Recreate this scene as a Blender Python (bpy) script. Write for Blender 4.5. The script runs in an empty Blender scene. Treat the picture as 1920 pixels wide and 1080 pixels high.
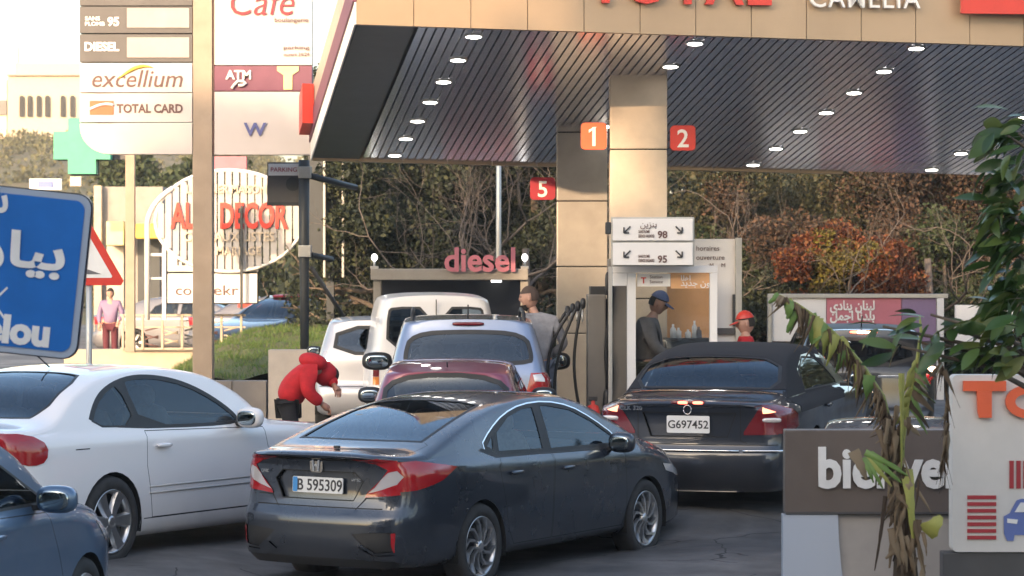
import bpy, bmesh, math, random
import numpy as np
from mathutils import Vector, Matrix, Euler
R = math.radians; PI = math.pi
rng = random.Random(7); nrng = np.random.RandomState(5)
S = bpy.context.scene; C = S.collection

# ---------------------------------------------------------------- camera, sky, sun, exposure
F, YH, H = 5000.0, 520.0, 2.35            # focal length in photo pixels, horizon row, eye height
cam = bpy.data.cameras.new('camera'); co = bpy.data.objects.new('camera', cam); C.objects.link(co)
cam.sensor_width = 36; cam.lens = F/1920*36; cam.shift_y = -(540-YH)/1920
cam.dof.use_dof = True; cam.dof.focus_distance = 23.5; cam.dof.aperture_fstop = 5.6
cam.clip_start = .5; cam.clip_end = 3000
co.location = (0, 0, H); co.rotation_euler = (R(90), 0, 0); S.camera = co
SUN_EL, SUN_AZ = 15, 205                    # degrees; azimuth clockwise from +Y (sun low behind the camera)
w = bpy.data.worlds.new('World'); S.world = w; w.use_nodes = True
nt = w.node_tree; bg = nt.nodes['Background']; bg.inputs[1].default_value = .15
sky = nt.nodes.new('ShaderNodeTexSky'); sky.sky_type = 'NISHITA'; sky.sun_disc = False
sky.sun_elevation = R(SUN_EL); sky.sun_rotation = R(SUN_AZ); sky.air_density = 1.0; sky.dust_density = 3; sky.ozone_density = 1.0
nt.links.new(sky.outputs[0], bg.inputs[0])
sl = bpy.data.lights.new('sun', 'SUN'); sl.energy = 2.0; sl.angle = R(.6); sl.color = (1, .70, .44)
so = bpy.data.objects.new('sun', sl); C.objects.link(so)
sd = Vector((math.sin(R(SUN_AZ))*math.cos(R(SUN_EL)), math.cos(R(SUN_AZ))*math.cos(R(SUN_EL)), math.sin(R(SUN_EL))))
so.rotation_euler = sd.to_track_quat('Z', 'Y').to_euler(); so.location = (0, 0, 30)
S.view_settings.view_transform = 'Standard'; S.view_settings.look = 'None'; S.view_settings.gamma = 1
S.view_settings.exposure = 1.85; S.view_settings.use_curve_mapping = False
try: S.view_settings.use_white_balance = True; S.view_settings.white_balance_temperature = 6720; S.view_settings.white_balance_tint = 10
except Exception: pass
try:
    S.cycles.max_bounces = 6; S.cycles.volume_bounces = 0; S.cycles.transparent_max_bounces = 12
except Exception: pass

# ---------------------------------------------------------------- helpers
def W(px, py, Y): return Vector(((px-960)/F*Y, Y, H-(py-YH)/F*Y))
def tag(o, label=None, cat=None, group=None, kind=None):
    for k, v in (('label', label), ('category', cat), ('group', group), ('kind', kind)):
        if v: o[k] = v
    return o
def empty(name, loc=(0, 0, 0), rz=0, label=None, cat=None, group=None):
    o = bpy.data.objects.new(name, None); C.objects.link(o); o.location = loc; o.rotation_euler = (0, 0, rz); o.empty_display_size = .2
    return tag(o, label, cat, group)
def link(name, me, parent=None, mats=None, smooth=False):
    if mats is not None:
        for m in (mats if isinstance(mats, (list, tuple)) else [mats]): me.materials.append(m)
    if smooth:
        me.polygons.foreach_set('use_smooth', [True]*len(me.polygons))
    o = bpy.data.objects.new(name, me); C.objects.link(o)
    if parent: o.parent = parent
    return o
def bmo(name, bm, m, parent=None, smooth=False):
    me = bpy.data.meshes.new(name); bm.to_mesh(me); bm.free(); return link(name, me, parent, m, smooth)
def copy_tree(o, parent=None):
    c = o.copy(); C.objects.link(c)
    if parent: c.parent = parent
    for ch in list(o.children): copy_tree(ch, c)
    return c
def a_box(bm, c, s, bev=0, rot=None, mi=0):
    r = bmesh.ops.create_cube(bm, size=1); vs = r['verts']
    M = Matrix.Translation(c) @ (rot.to_matrix().to_4x4() if isinstance(rot, Euler) else (rot or Matrix.Identity(4))) @ Matrix.Diagonal((*s, 1))
    bmesh.ops.transform(bm, matrix=M, verts=vs)
    fs = {f for v in vs for f in v.link_faces}
    for f in fs: f.material_index = mi
    if bev:
        es = list({e for f in fs for e in f.edges})
        bmesh.ops.bevel(bm, geom=es, offset=bev, segments=2, profile=.6, affect='EDGES', clamp_overlap=True)
    return bm
def tri_round(pts, k=.07):
    out = []
    for i, p in enumerate(pts):
        a, b = pts[i-1], pts[(i+1) % len(pts)]; out += [(p[0]+(a[0]-p[0])*k, p[1]+(a[1]-p[1])*k), (p[0]+(b[0]-p[0])*k, p[1]+(b[1]-p[1])*k)]
    return out
def box(name, c, s, m, parent=None, bev=0, rot=None, smooth=False):
    bm = bmesh.new(); a_box(bm, c, s, bev, rot); return bmo(name, bm, m, parent, smooth)
def a_tube(bm, pts, r, seg=8, mi=0, caps=True):
    pts = [Vector(p) for p in pts]; rs = r if isinstance(r, (list, tuple)) else [r]*len(pts)
    rings = []; up = None
    for i, p in enumerate(pts):
        d = (pts[min(i+1, len(pts)-1)]-pts[max(i-1, 0)]).normalized()
        if up is None: up = d.orthogonal().normalized()
        else: up = (up - d*up.dot(d)).normalized() if (up-d*up.dot(d)).length > 1e-4 else d.orthogonal().normalized()
        sd_ = d.cross(up)
        rings.append([bm.verts.new(p+(up*math.cos(a)+sd_*math.sin(a))*rs[i]) for a in [2*PI*k/seg for k in range(seg)]])
    for a, b in zip(rings, rings[1:]):
        for k in range(seg):
            f = bm.faces.new((a[k], a[(k+1) % seg], b[(k+1) % seg], b[k])); f.material_index = mi; f.smooth = True
    if caps and seg > 2:
        bm.faces.new(rings[0][::-1]).material_index = mi; bm.faces.new(rings[-1]).material_index = mi
    return bm
def tube(name, pts, r, m, parent=None, seg=8):
    bm = bmesh.new(); a_tube(bm, pts, r, seg); return bmo(name, bm, m, parent)
def a_lathe(bm, prof, seg=32, axis='Y', c=(0, 0, 0), mi=0):
    c = Vector(c); rings = []
    for (r, h) in prof:
        ring = []
        for k in range(seg):
            a = 2*PI*k/seg; u, v = r*math.cos(a), r*math.sin(a)
            p = {'Y': (u, h, v), 'Z': (u, v, h), 'X': (h, u, v)}[axis]
            ring.append(bm.verts.new(c+Vector(p)))
        rings.append(ring)
    for a, b in zip(rings, rings[1:]):
        for k in range(seg):
            f = bm.faces.new((a[k], a[(k+1) % seg], b[(k+1) % seg], b[k])); f.material_index = mi; f.smooth = True
    return bm
def a_prism(bm, poly, h, M=None, mi=0):
    """poly in local XY extruded along local Z by h, then M"""
    M = M or Matrix.Identity(4)
    a = [bm.verts.new(M @ Vector((x, y, 0))) for x, y in poly]; b = [bm.verts.new(M @ Vector((x, y, h))) for x, y in poly]
    n = len(poly)
    for f in ([a[::-1], b]): bm.faces.new(f).material_index = mi
    for k in range(n): bm.faces.new((a[k], a[(k+1) % n], b[(k+1) % n], b[k])).material_index = mi
    return bm
def XZ(y=0): return Matrix(((1, 0, 0, 0), (0, 0, -1, y), (0, 1, 0, 0), (0, 0, 0, 1)))   # local XY -> world XZ, local Z -> -Y (towards camera)
def prism(name, poly, h, m, parent=None, M=None):
    bm = bmesh.new(); a_prism(bm, poly, h, M); bmesh.ops.recalc_face_normals(bm, faces=bm.faces); return bmo(name, bm, m, parent)
def rrect(w_, h_, r, n=4, x0=0, y0=0):
    out = []
    for cx, cy, a0 in ((w_-r, r, -90), (w_-r, h_-r, 0), (r, h_-r, 90), (r, r, 180)):
        for k in range(n+1):
            a = R(a0+90*k/n); out.append((x0+cx+r*math.cos(a), y0+cy+r*math.sin(a)))
    return out
def text(name, s, size, M, m, parent=None, ext=.004, bold=0, sx=1, align='LEFT', space=1.0):
    """lettering as real geometry; M places the text plane (x right, y up)"""
    cu = bpy.data.curves.new(name, 'FONT'); cu.body = s; cu.size = size; cu.extrude = ext; cu.offset = bold; cu.align_x = align
    cu.resolution_u = 3; cu.space_character = space
    o = bpy.data.objects.new(name, cu); C.objects.link(o)
    dg = bpy.context.evaluated_depsgraph_get(); me = bpy.data.meshes.new_from_object(o.evaluated_get(dg))
    bpy.data.objects.remove(o)
    if any(ord(ch) > 0xFE00 for ch in s):          # joined letters overlap: give each its own tiny step forward
        b_ = bmesh.new(); b_.from_mesh(me); seen = set(); k_ = 0
        for v0 in b_.verts:
            if v0 in seen: continue
            st, isl = [v0], []; seen.add(v0)
            while st:
                v = st.pop(); isl.append(v)
                for e in v.link_edges:
                    q = e.other_vert(v)
                    if q not in seen: seen.add(q); st.append(q)
            for v in isl: v.co.z += .0011*(k_ % 5)
            k_ += 1
        b_.to_mesh(me); b_.free()
    me.transform(M @ Matrix.Diagonal((sx, 1, 1, 1)))
    me.name = name; me.materials.clear(); return link(name, me, parent, m)
def TM(p): return Matrix.Translation(p) @ Matrix.Rotation(R(90), 4, 'X')
AR = {  # Arabic presentation forms by (letter): isolated, final, initial, medial
 'ا': ('\uFE8D', '\uFE8E', '', ''), 'ب': ('\uFE8F', '\uFE90', '\uFE91', '\uFE92'), 'ي': ('\uFEF1', '\uFEF2', '\uFEF3', '\uFEF4'), 'ر': ('\uFEAD', '\uFEAE', '', ''),
 'ش': ('\uFEB5', '\uFEB6', '\uFEB7', '\uFEB8'), 'ع': ('\uFEC9', '\uFECA', '\uFECB', '\uFECC'), 'ل': ('\uFEDD', '\uFEDE', '\uFEDF', '\uFEE0'), 'م': ('\uFEE1', '\uFEE2', '\uFEE3', '\uFEE4'),
 'ج': ('\uFE9D', '\uFE9E', '\uFE9F', '\uFEA0'), 'ح': ('\uFEA1', '\uFEA2', '\uFEA3', '\uFEA4'), 'س': ('\uFEB1', '\uFEB2', '\uFEB3', '\uFEB4'), 'ز': ('\uFEAF', '\uFEB0', '', ''),
 'ن': ('\uFEE5', '\uFEE6', '\uFEE7', '\uFEE8'), 'و': ('\uFEED', '\uFEEE', '', ''), 'ه': ('\uFEE9', '\uFEEA', '\uFEEB', '\uFEEC'), 'د': ('\uFEA9', '\uFEAA', '', ''), 'ت': ('\uFE95', '\uFE96', '\uFE97', '\uFE98')}
def arabic(s):
    out = []
    for wd in s.split(' '):
        g = []
        for i, ch in enumerate(wd):
            prev = i > 0 and wd[i-1] in AR and AR[wd[i-1]][2] != ''
            nxt = i < len(wd)-1 and AR[ch][2] != ''
            g.append(AR[ch][3] if prev and nxt else AR[ch][2] if nxt else AR[ch][1] if prev else AR[ch][0])
        out.append(''.join(reversed(g)))
    return ' '.join(reversed(out))

# ---------------------------------------------------------------- materials
def mat(name, col, rough=.6, metal=0, coat=0, noise=0, scale=6, bump=0, emis=0, alt=None, spec=None, dirt=0):
    m = bpy.data.materials.new(name); m.use_nodes = True; t = m.node_tree; b = t.nodes['Principled BSDF']
    b.inputs['Base Color'].default_value = (*col, 1); b.inputs['Roughness'].default_value = rough; b.inputs['Metallic'].default_value = metal
    b.inputs['Coat Weight'].default_value = coat; b.inputs['Coat Roughness'].default_value = .04
    if spec is not None: b.inputs['Specular IOR Level'].default_value = spec
    if emis: b.inputs['Emission Color'].default_value = (*col, 1); b.inputs['Emission Strength'].default_value = emis
    if noise or alt or bump:
        tc = t.nodes.new('ShaderNodeTexCoord'); n = t.nodes.new('ShaderNodeTexNoise'); n.inputs['Scale'].default_value = scale; n.inputs['Detail'].default_value = 6; n.inputs['Roughness'].default_value = .6
        t.links.new(tc.outputs['Object'], n.inputs['Vector'])
        if noise or alt:
            r_ = t.nodes.new('ShaderNodeValToRGB'); e = r_.color_ramp.elements; e[0].position = .3; e[1].position = .7
            a2 = alt or tuple(c*(1-noise) for c in col); a1 = col if alt else tuple(min(1, c*(1+noise*.6)) for c in col)
            e[0].color = (*a2, 1); e[1].color = (*a1, 1)
            t.links.new(n.outputs[0], r_.inputs[0]); t.links.new(r_.outputs[0], b.inputs['Base Color'])
        if bump:
            bp = t.nodes.new('ShaderNodeBump'); bp.inputs['Strength'].default_value = bump; bp.inputs['Distance'].default_value = .02
            t.links.new(n.outputs[0], bp.inputs['Height']); t.links.new(bp.outputs[0], b.inputs['Normal'])
    if dirt:
        tc = t.nodes.new('ShaderNodeTexCoord'); n = t.nodes.new('ShaderNodeTexNoise'); n.inputs['Scale'].default_value = 2.5; n.inputs['Detail'].default_value = 8
        t.links.new(tc.outputs['Object'], n.inputs['Vector'])
        mr = t.nodes.new('ShaderNodeMapRange'); mr.inputs[1].default_value = .35; mr.inputs[2].default_value = .75; mr.inputs[3].default_value = rough; mr.inputs[4].default_value = min(1, rough+dirt)
        t.links.new(n.outputs[0], mr.inputs[0]); t.links.new(mr.outputs[0], b.inputs['Roughness'])
    return m
def paint(name, col, metal=.4, rough=.32, coat=1.0):
    """car paint outside, dark lining on the inner side of the sheet"""
    m = mat(name, col, rough, metal, coat, dirt=.15); t = m.node_tree; b = t.nodes['Principled BSDF']; out = t.nodes['Material Output']
    g = t.nodes.new('ShaderNodeNewGeometry'); d = t.nodes.new('ShaderNodeBsdfDiffuse'); d.inputs[0].default_value = (.025, .025, .028, 1)
    mx = t.nodes.new('ShaderNodeMixShader'); t.links.new(g.outputs['Backfacing'], mx.inputs[0]); t.links.new(b.outputs[0], mx.inputs[1]); t.links.new(d.outputs[0], mx.inputs[2])
    # road film low on the body
    tc = t.nodes.new('ShaderNodeTexCoord'); sp = t.nodes.new('ShaderNodeSeparateXYZ'); t.links.new(tc.outputs['Object'], sp.inputs[0])
    n = t.nodes.new('ShaderNodeTexNoise'); n.inputs['Scale'].default_value = 5; n.inputs['Detail'].default_value = 8; t.links.new(tc.outputs['Object'], n.inputs['Vector'])
    mr = t.nodes.new('ShaderNodeMapRange'); mr.inputs[1].default_value = .55; mr.inputs[2].default_value = .15; mr.inputs[3].default_value = 0; mr.inputs[4].default_value = .38
    t.links.new(sp.outputs[2], mr.inputs[0]); mu = t.nodes.new('ShaderNodeMath'); mu.operation = 'MULTIPLY'; t.links.new(mr.outputs[0], mu.inputs[0]); t.links.new(n.outputs[0], mu.inputs[1])
    cm = t.nodes.new('ShaderNodeMix'); cm.data_type = 'RGBA'; cm.inputs[6].default_value = (*col, 1); cm.inputs[7].default_value = (.16, .14, .12, 1)
    t.links.new(mu.outputs[0], cm.inputs[0]); t.links.new(cm.outputs[2], b.inputs['Base Color']); t.links.new(mx.outputs[0], out.inputs[0]); return m
def glassmat(name, tint, refl=1.0, ior=1.6):
    m = bpy.data.materials.new(name); m.use_nodes = True; t = m.node_tree; t.nodes.clear(); o = t.nodes.new('ShaderNodeOutputMaterial')
    tr = t.nodes.new('ShaderNodeBsdfTransparent'); tr.inputs[0].default_value = (*tint, 1)
    gl = t.nodes.new('ShaderNodeBsdfGlossy'); gl.inputs['Roughness'].default_value = .03; gl.inputs[0].default_value = (refl*.80, refl*.90, refl, 1)
    fr = t.nodes.new('ShaderNodeFresnel'); fr.inputs[0].default_value = ior; mx = t.nodes.new('ShaderNodeMixShader')
    t.links.new(fr.outputs[0], mx.inputs[0]); t.links.new(tr.outputs[0], mx.inputs[1]); t.links.new(gl.outputs[0], mx.inputs[2]); t.links.new(mx.outputs[0], o.inputs[0]); return m
def leafmat(name, cols, rough=.55, trans=.25):
    """tone picked per leaf, some light let through"""
    m = bpy.data.materials.new(name); m.use_nodes = True; t = m.node_tree; b = t.nodes['Principled BSDF']; b.inputs['Roughness'].default_value = rough
    g = t.nodes.new('ShaderNodeNewGeometry'); r_ = t.nodes.new('ShaderNodeValToRGB'); e = r_.color_ramp.elements; r_.color_ramp.interpolation = 'LINEAR'
    while len(e) < len(cols): e.new(.5)
    for i, c in enumerate(cols): e[i].position = i/(len(cols)-1); e[i].color = (*c, 1)
    t.links.new(g.outputs['Random Per Island'], r_.inputs[0]); t.links.new(r_.outputs[0], b.inputs['Base Color'])
    tl = t.nodes.new('ShaderNodeBsdfTranslucent'); t.links.new(r_.outputs[0], tl.inputs[0]); mx = t.nodes.new('ShaderNodeMixShader'); mx.inputs[0].default_value = trans
    t.links.new(b.outputs[0], mx.inputs[1]); t.links.new(tl.outputs[0], mx.inputs[2]); t.links.new(mx.outputs[0], t.nodes['Material Output'].inputs[0]); return m

M = {}
M['black'] = mat('black_plastic', (.02, .02, .022), .5)
M['seam'] = mat('dark_seam', (.008, .008, .008), .8)
M['rubber'] = mat('tyre_rubber', (.035, .034, .034), .85, noise=.3, scale=12)
M['liner'] = mat('arch_liner', (.012, .012, .012), .9)
M['rim'] = mat('alloy', (.55, .55, .56), .3, .9)
M['rimdark'] = mat('dark_alloy', (.03, .03, .033), .4, .5)
M['chrome'] = mat('chrome', (.75, .76, .78), .12, 1)
M['redlens'] = mat('red_lens', (.35, .008, .012), .12, coat=1)
M['redlens2'] = mat('dark_red_lens', (.14, .006, .01), .15, coat=1)
M['redlit'] = mat('lit_brake_lamp', (1, .16, .1), .3, emis=1.6)
M['litcore'] = mat('lit_brake_bulb', (1, .72, .5), .3, emis=5)
M['clearlens'] = mat('clear_lens', (.62, .58, .58), .12, .3, coat=1)
M['orangelens'] = mat('orange_lens', (.6, .2, .05), .15, coat=1)
M['glass'] = glassmat('car_glass', (.55, .60, .60), ior=1.55)
M['glassd'] = glassmat('dark_car_glass', (.12, .14, .16), ior=1.75)
M['glassrear'] = glassmat('heated_rear_glass', (.48, .55, .62), ior=1.9)
M['mirror'] = mat('mirror_glass', (.42, .48, .50), .06, 1)
M['seat'] = mat('seat_fabric', (.10, .10, .11), .85, noise=.2, scale=30)
M['seatl'] = mat('beige_seat', (.32, .28, .24), .7, noise=.2, scale=30)
M['plate'] = mat('number_plate', (.72, .72, .72), .4)
M['plateb'] = mat('plate_blue', (.03, .25, .6), .4)
M['ink'] = mat('dark_ink', (.03, .03, .035), .5)
M['asphalt'] = mat('asphalt', (.125, .12, .118), .6, noise=.35, scale=3, bump=.25, dirt=.2)
M['white'] = mat('white_panel', (.72, .70, .69), .45, noise=.06, scale=2)
M['softtop'] = mat('soft_top_cloth', (.012, .012, .016), .85, noise=.2, scale=60, bump=.1)
for k, a in dict(
 tan=((.56, .46, .36), .42, .1), tan2=((.36, .33, .295), .35, .35), creamw=((.46, .38, .29), .7, 0), greyp=((.088, .084, .086), .5, .2), maroon=((.17, .05, .09), .5, 0),
 redsign=((.62, .045, .03), .4, 0), redsign2=((.34, .015, .03), .4, 0), orange=((.80, .13, .05), .4, 0), slat=((.88, .88, .92), .20, .85), slatdark=((.075, .08, .088), .5, .3), darkframe=((.035, .04, .045), .5, .2),
 steel=((.45, .44, .42), .4, .6), polepaint=((.33, .255, .195), .5, .1), blue=((.015, .15, .50), .35, 0), green=((.07, .42, .26), .5, 0), concrete=((.30, .27, .25), .85, 0), concrete2=((.42, .38, .35), .8, 0),
 brown=((.145, .115, .10), .4, .1), peach=((.66, .36, .17), .6, 0), text_grey=((.13, .07, .065), .6, 0), yellow=((.75, .55, .08), .6, 0), yellow2=((.70, .62, .30), .6, 0), pink=((.50, .16, .20), .6, 0), purple=((.22, .15, .26), .6, 0),
 letters_white=((.80, .78, .76), .5, 0), inkblue=((.10, .11, .28), .6, 0), carblue=((.12, .17, .42), .5, 0), stripe=((.40, .03, .04), .5, 0), navy=((.02, .025, .04), .3, 0), hose=((.012, .012, .013), .45, 0), greypanel=((.17, .155, .14), .45, .3),
 skin=((.48, .27, .20), .6, 0), skin2=((.36, .19, .14), .6, 0), redcloth=((.50, .012, .02), .8, 0), blackcloth=((.015, .015, .018), .9, 0), greycloth=((.30, .30, .33), .9, 0), darkcloth=((.15, .145, .16), .9, 0), bluecloth=((.10, .13, .26), .85, 0), jean=((.16, .19, .26), .9, 0), hair=((.02, .015, .012), .7, 0)).items():
    cloth = k.endswith('cloth') or k == 'jean'
    M[k] = mat(k, a[0], a[1], a[2], noise=.12 if not cloth else .22, scale=4 if not cloth else 14, bump=.35 if cloth else 0)
M['litpanel'] = mat('downlight_face', (1, .97, .92), .3, emis=7)
M['litglobe'] = mat('lit_globe', (1, .98, .95), .3, emis=2.5)
M['pane'] = glassmat('shop_glass', (.82, .82, .80), ior=1.45)
M['bark'] = mat('bark', (.13, .10, .075), .9, noise=.4, scale=9, bump=.6)
M['barkpale'] = mat('pale_branch', (.13, .105, .09), .9, noise=.3, scale=9)
# ---------------------------------------------------------------- ground
GC = [(-7, 13, 0), (0, 12, 0), (4, 15, 0), (-1, 20.8, 0), (.3, 23, .02), (-3.4, 21.3, .17), (-2, 24.3, .17), (-5.5, 19.5, .17), (1.4, 24.4, .28), (2.8, 27.2, .34), (-.5, 24.9, .12), (-.5, 27.5, .26),
      (-.5, 31, .31), (-1.2, 33.5, .33), (-3, 36, .35), (4.3, 33, .12), (4.3, 36.5, .16), (5, 40, .45), (-10, 40, .45), (2.7, 19.5, 0), (2.9, 22.5, .1), (-8, 30, .3), (10, 30, .38), (0, 60, .5), (0, 100, .6), (-30, 80, .6), (30, 80, .6),
      (0, 0, 0), (-20, 5, 0), (20, 5, 0), (8, 20, .1), (-14, 22, .15), (0, -40, 0), (0, 45, .45), (1, 29, .3), (2, 31, .32), (0, 17, 0), (-5, 16, 0)]
GCA = np.array(GC)
def gz(x, y):
    d2 = ((GCA[:, 0]-x)**2+(GCA[:, 1]-y)**2)+.15
    k = d2**-1.7; return float((k*GCA[:, 2]).sum()/k.sum())
def hill(x, y):
    """height of the terrain added far behind the station, highest on the left"""
    t = min(1, max(0, (y-95)/190.)); t = t*t*(3-2*t)
    l = 1/(1+math.exp((x+1)/14)); return t*(15.6*l+6*(1-l)) + t*.5*math.sin(x*.11+y*.05) + max(0, y-285)*.004
def terrain(x, y): return gz(x, y)+hill(x, y)
def ground():
    xs = sorted(set(list(np.arange(-12, 12.01, .4))+[-500, -400, -300, -200, -140, -100, -80, -64, -52, -42, -34, -28, -24, -20, -17, -14.5, 14.5, 17, 20, 24, 28, 34, 42, 52, 64, 80, 100, 140, 200, 300, 400, 500]))
    ys = sorted(set(list(np.arange(10, 44, .4))+[-500, -400, -300, -150, -80, -40, -20, -10, -4, 0, 4, 7]+list(range(46, 100, 4))+list(range(100, 320, 8))+[340, 380, 450, 560, 700]))
    bm = bmesh.new(); g = [[bm.verts.new((x, y, terrain(x, y))) for x in xs] for y in ys]
    for j in range(len(ys)-1):
        for i in range(len(xs)-1):
            f = bm.faces.new((g[j][i], g[j][i+1], g[j+1][i+1], g[j+1][i])); f.smooth = True; f.material_index = 1 if ys[j] >= 100 else 0
    m = M['asphalt']; t = m.node_tree; b = t.nodes['Principled BSDF']
    # cracks and patches in the asphalt
    tc = t.nodes.new('ShaderNodeTexCoord'); v = t.nodes.new('ShaderNodeTexVoronoi'); v.feature = 'DISTANCE_TO_EDGE'; v.inputs['Scale'].default_value = .9
    nz = t.nodes.new('ShaderNodeTexNoise'); nz.inputs['Scale'].default_value = 3; nz.inputs['Detail'].default_value = 8
    mxv = t.nodes.new('ShaderNodeMix'); mxv.data_type = 'RGBA'; mxv.inputs[0].default_value = .18
    t.links.new(tc.outputs['Object'], nz.inputs['Vector']); t.links.new(tc.outputs['Object'], mxv.inputs[6]); t.links.new(nz.outputs[1], mxv.inputs[7]); t.links.new(mxv.outputs[2], v.inputs['Vector'])
    lt = t.nodes.new('ShaderNodeMath'); lt.operation = 'LESS_THAN'; lt.inputs[1].default_value = .006; t.links.new(v.outputs['Distance'], lt.inputs[0])
    n2 = t.nodes.new('ShaderNodeTexNoise'); n2.inputs['Scale'].default_value = .35; t.links.new(tc.outputs['Object'], n2.inputs['Vector'])
    g2 = t.nodes.new('ShaderNodeMath'); g2.operation = 'GREATER_THAN'; g2.inputs[1].default_value = .5; t.links.new(n2.outputs[0], g2.inputs[0])
    mu = t.nodes.new('ShaderNodeMath'); mu.operation = 'MULTIPLY'; t.links.new(lt.outputs[0], mu.inputs[0]); t.links.new(g2.outputs[0], mu.inputs[1])
    mc = t.nodes.new('ShaderNodeMix'); mc.data_type = 'RGBA'; mc.inputs[7].default_value = (.012, .012, .012, 1)
    src = b.inputs['Base Color'].links[0].from_socket
    n3 = t.nodes.new('ShaderNodeTexNoise'); n3.inputs['Scale'].default_value = .55; n3.inputs['Detail'].default_value = 5; t.links.new(tc.outputs['Object'], n3.inputs['Vector'])
    r3 = t.nodes.new('ShaderNodeValToRGB'); e3 = r3.color_ramp.elements; e3[0].position = .40; e3[0].color = (.45, .45, .46, 1); e3[1].position = .60; e3[1].color = (1.25, 1.22, 1.2, 1); t.links.new(n3.outputs[0], r3.inputs[0])
    m3 = t.nodes.new('ShaderNodeMix'); m3.data_type = 'RGBA'; m3.blend_type = 'MULTIPLY'; m3.inputs[0].default_value = .8; t.links.new(src, m3.inputs[6]); t.links.new(r3.outputs[0], m3.inputs[7])
    t.links.new(m3.outputs[2], mc.inputs[6]); t.links.new(mu.outputs[0], mc.inputs[0]); t.links.new(mc.outputs[2], b.inputs['Base Color'])
    M['hill'] = mat('hill_scrub', (.15, .115, .055), .95, alt=(.05, .06, .022), scale=.22, bump=.6)
    o = bmo('ground', bm, [M['asphalt'], M['hill']]); tag(o, kind='structure')
ground()
# ---------------------------------------------------------------- car builder
def pchip(tab):
    x = np.array([a for a, _ in tab], float); y = np.array([b for _, b in tab], float); h = np.diff(x); d = np.diff(y)/h
    m = np.zeros(len(x)); m[0] = d[0]; m[-1] = d[-1]
    for i in range(1, len(x)-1):
        if d[i-1]*d[i] > 0: w1 = 2*h[i]+h[i-1]; w2 = h[i]+2*h[i-1]; m[i] = (w1+w2)/(w1/d[i-1]+w2/d[i])
    def f(v):
        v = min(max(v, x[0]), x[-1]); i = min(int(np.searchsorted(x, v, 'right'))-1, len(h)-1); t = (v-x[i])/h[i]
        return float((2*t**3-3*t*t+1)*y[i]+(t**3-2*t*t+t)*h[i]*m[i]+(-2*t**3+3*t*t)*y[i+1]+(t**3-t*t)*h[i]*m[i+1])
    return f
def offs(poly, d):
    """offset a polygon outwards by d"""
    n = len(poly); A = sum(poly[i][0]*poly[(i+1) % n][1]-poly[(i+1) % n][0]*poly[i][1] for i in range(n)); s = 1 if A > 0 else -1
    out = []
    for i in range(n):
        p0, p1, p2 = Vector(poly[i-1]), Vector(poly[i]), Vector(poly[(i+1) % n])
        e1 = (p1-p0).normalized(); e2 = (p2-p1).normalized(); n1 = Vector((e1.y, -e1.x))*s; n2 = Vector((e2.y, -e2.x))*s
        b = (n1+n2); L = b.length
        if L < .3: b = n1; k = 1
        else: b = b/L; k = min(2.2, 1/max(.3, b.dot(n1)))
        q = p1+b*d*k; out.append((q.x, q.y))
    return out
def inside(p, poly):
    x, y = p; c = False; n = len(poly)
    for i in range(n):
        x1, y1 = poly[i]; x2, y2 = poly[i-1]
        if (y1 > y) != (y2 > y) and x < (x2-x1)*(y-y1)/(y2-y1)+x1: c = not c
    return c
def smoothpoly(pts, it=2, keep=()):
    """Chaikin rounding"""
    for _ in range(it):
        out = []
        for i in range(len(pts)):
            a, b = pts[i], pts[(i+1) % len(pts)]
            out += [(a[0]*.75+b[0]*.25, a[1]*.75+b[1]*.25), (a[0]*.25+b[0]*.75, a[1]*.25+b[1]*.75)]
        pts = out
    return pts
VIEWS = {  # axes of the 2-D plane and a face filter
 'R': (0, 2, lambda c, n: n.y < -.12 and abs(n.y) > abs(n.x)*.8), 'L': (0, 2, lambda c, n: n.y > .12 and abs(n.y) > abs(n.x)*.8),
 'B': (1, 2, lambda c, n: n.x < -.1 and abs(n.x) > abs(n.y)*.8), 'F': (1, 2, lambda c, n: n.x > .1 and abs(n.x) > abs(n.y)*.8),
 'T': (0, 1, lambda c, n: n.z > .12)}
def pick(bm, view, poly, cut=True):
    ax, ay, flt = VIEWS[view]
    x0 = min(p[0] for p in poly)-.03; x1 = max(p[0] for p in poly)+.03; y0 = min(p[1] for p in poly)-.03; y1 = max(p[1] for p in poly)+.03
    cand = []
    for f in bm.faces:
        if not flt(None, f.normal): continue
        xs = [v.co[ax] for v in f.verts]; ys = [v.co[ay] for v in f.verts]
        if max(xs) < x0 or min(xs) > x1 or max(ys) < y0 or min(ys) > y1: continue
        cand.append(f)
    if cut:
        n = len(poly)
        for i in range(n):
            a, b = poly[i], poly[(i+1) % n]; dx, dy = b[0]-a[0], b[1]-a[1]
            if dx*dx+dy*dy < 1e-8: continue
            no = Vector((0, 0, 0)); no[ax] = -dy; no[ay] = dx; pc = Vector((0, 0, 0)); pc[ax] = a[0]; pc[ay] = a[1]
            ex0, ex1 = min(a[0], b[0])-.002, max(a[0], b[0])+.002; ey0, ey1 = min(a[1], b[1])-.002, max(a[1], b[1])+.002
            near, rest = [], []
            for f in cand:
                xs = [v.co[ax] for v in f.verts]; ys = [v.co[ay] for v in f.verts]
                (rest if (max(xs) < ex0 or min(xs) > ex1 or max(ys) < ey0 or min(ys) > ey1) else near).append(f)
            if not near: continue
            g = set(near)
            for f in near: g.update(f.edges); g.update(f.verts)
            r = bmesh.ops.bisect_plane(bm, geom=list(g), dist=2e-5, plane_co=pc, plane_no=no)
            new = {f for e in r['geom'] if isinstance(e, bmesh.types.BMFace) for f in (e,)}
            cand = [f for f in set(rest) | new | {f for f in near if f.is_valid} if f.is_valid]
    out = []
    for f in cand:
        c = f.calc_center_median()
        if f.calc_area() < 1e-9: continue
        if inside((c[ax], c[ay]), poly): out.append(f)
    return out
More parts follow.
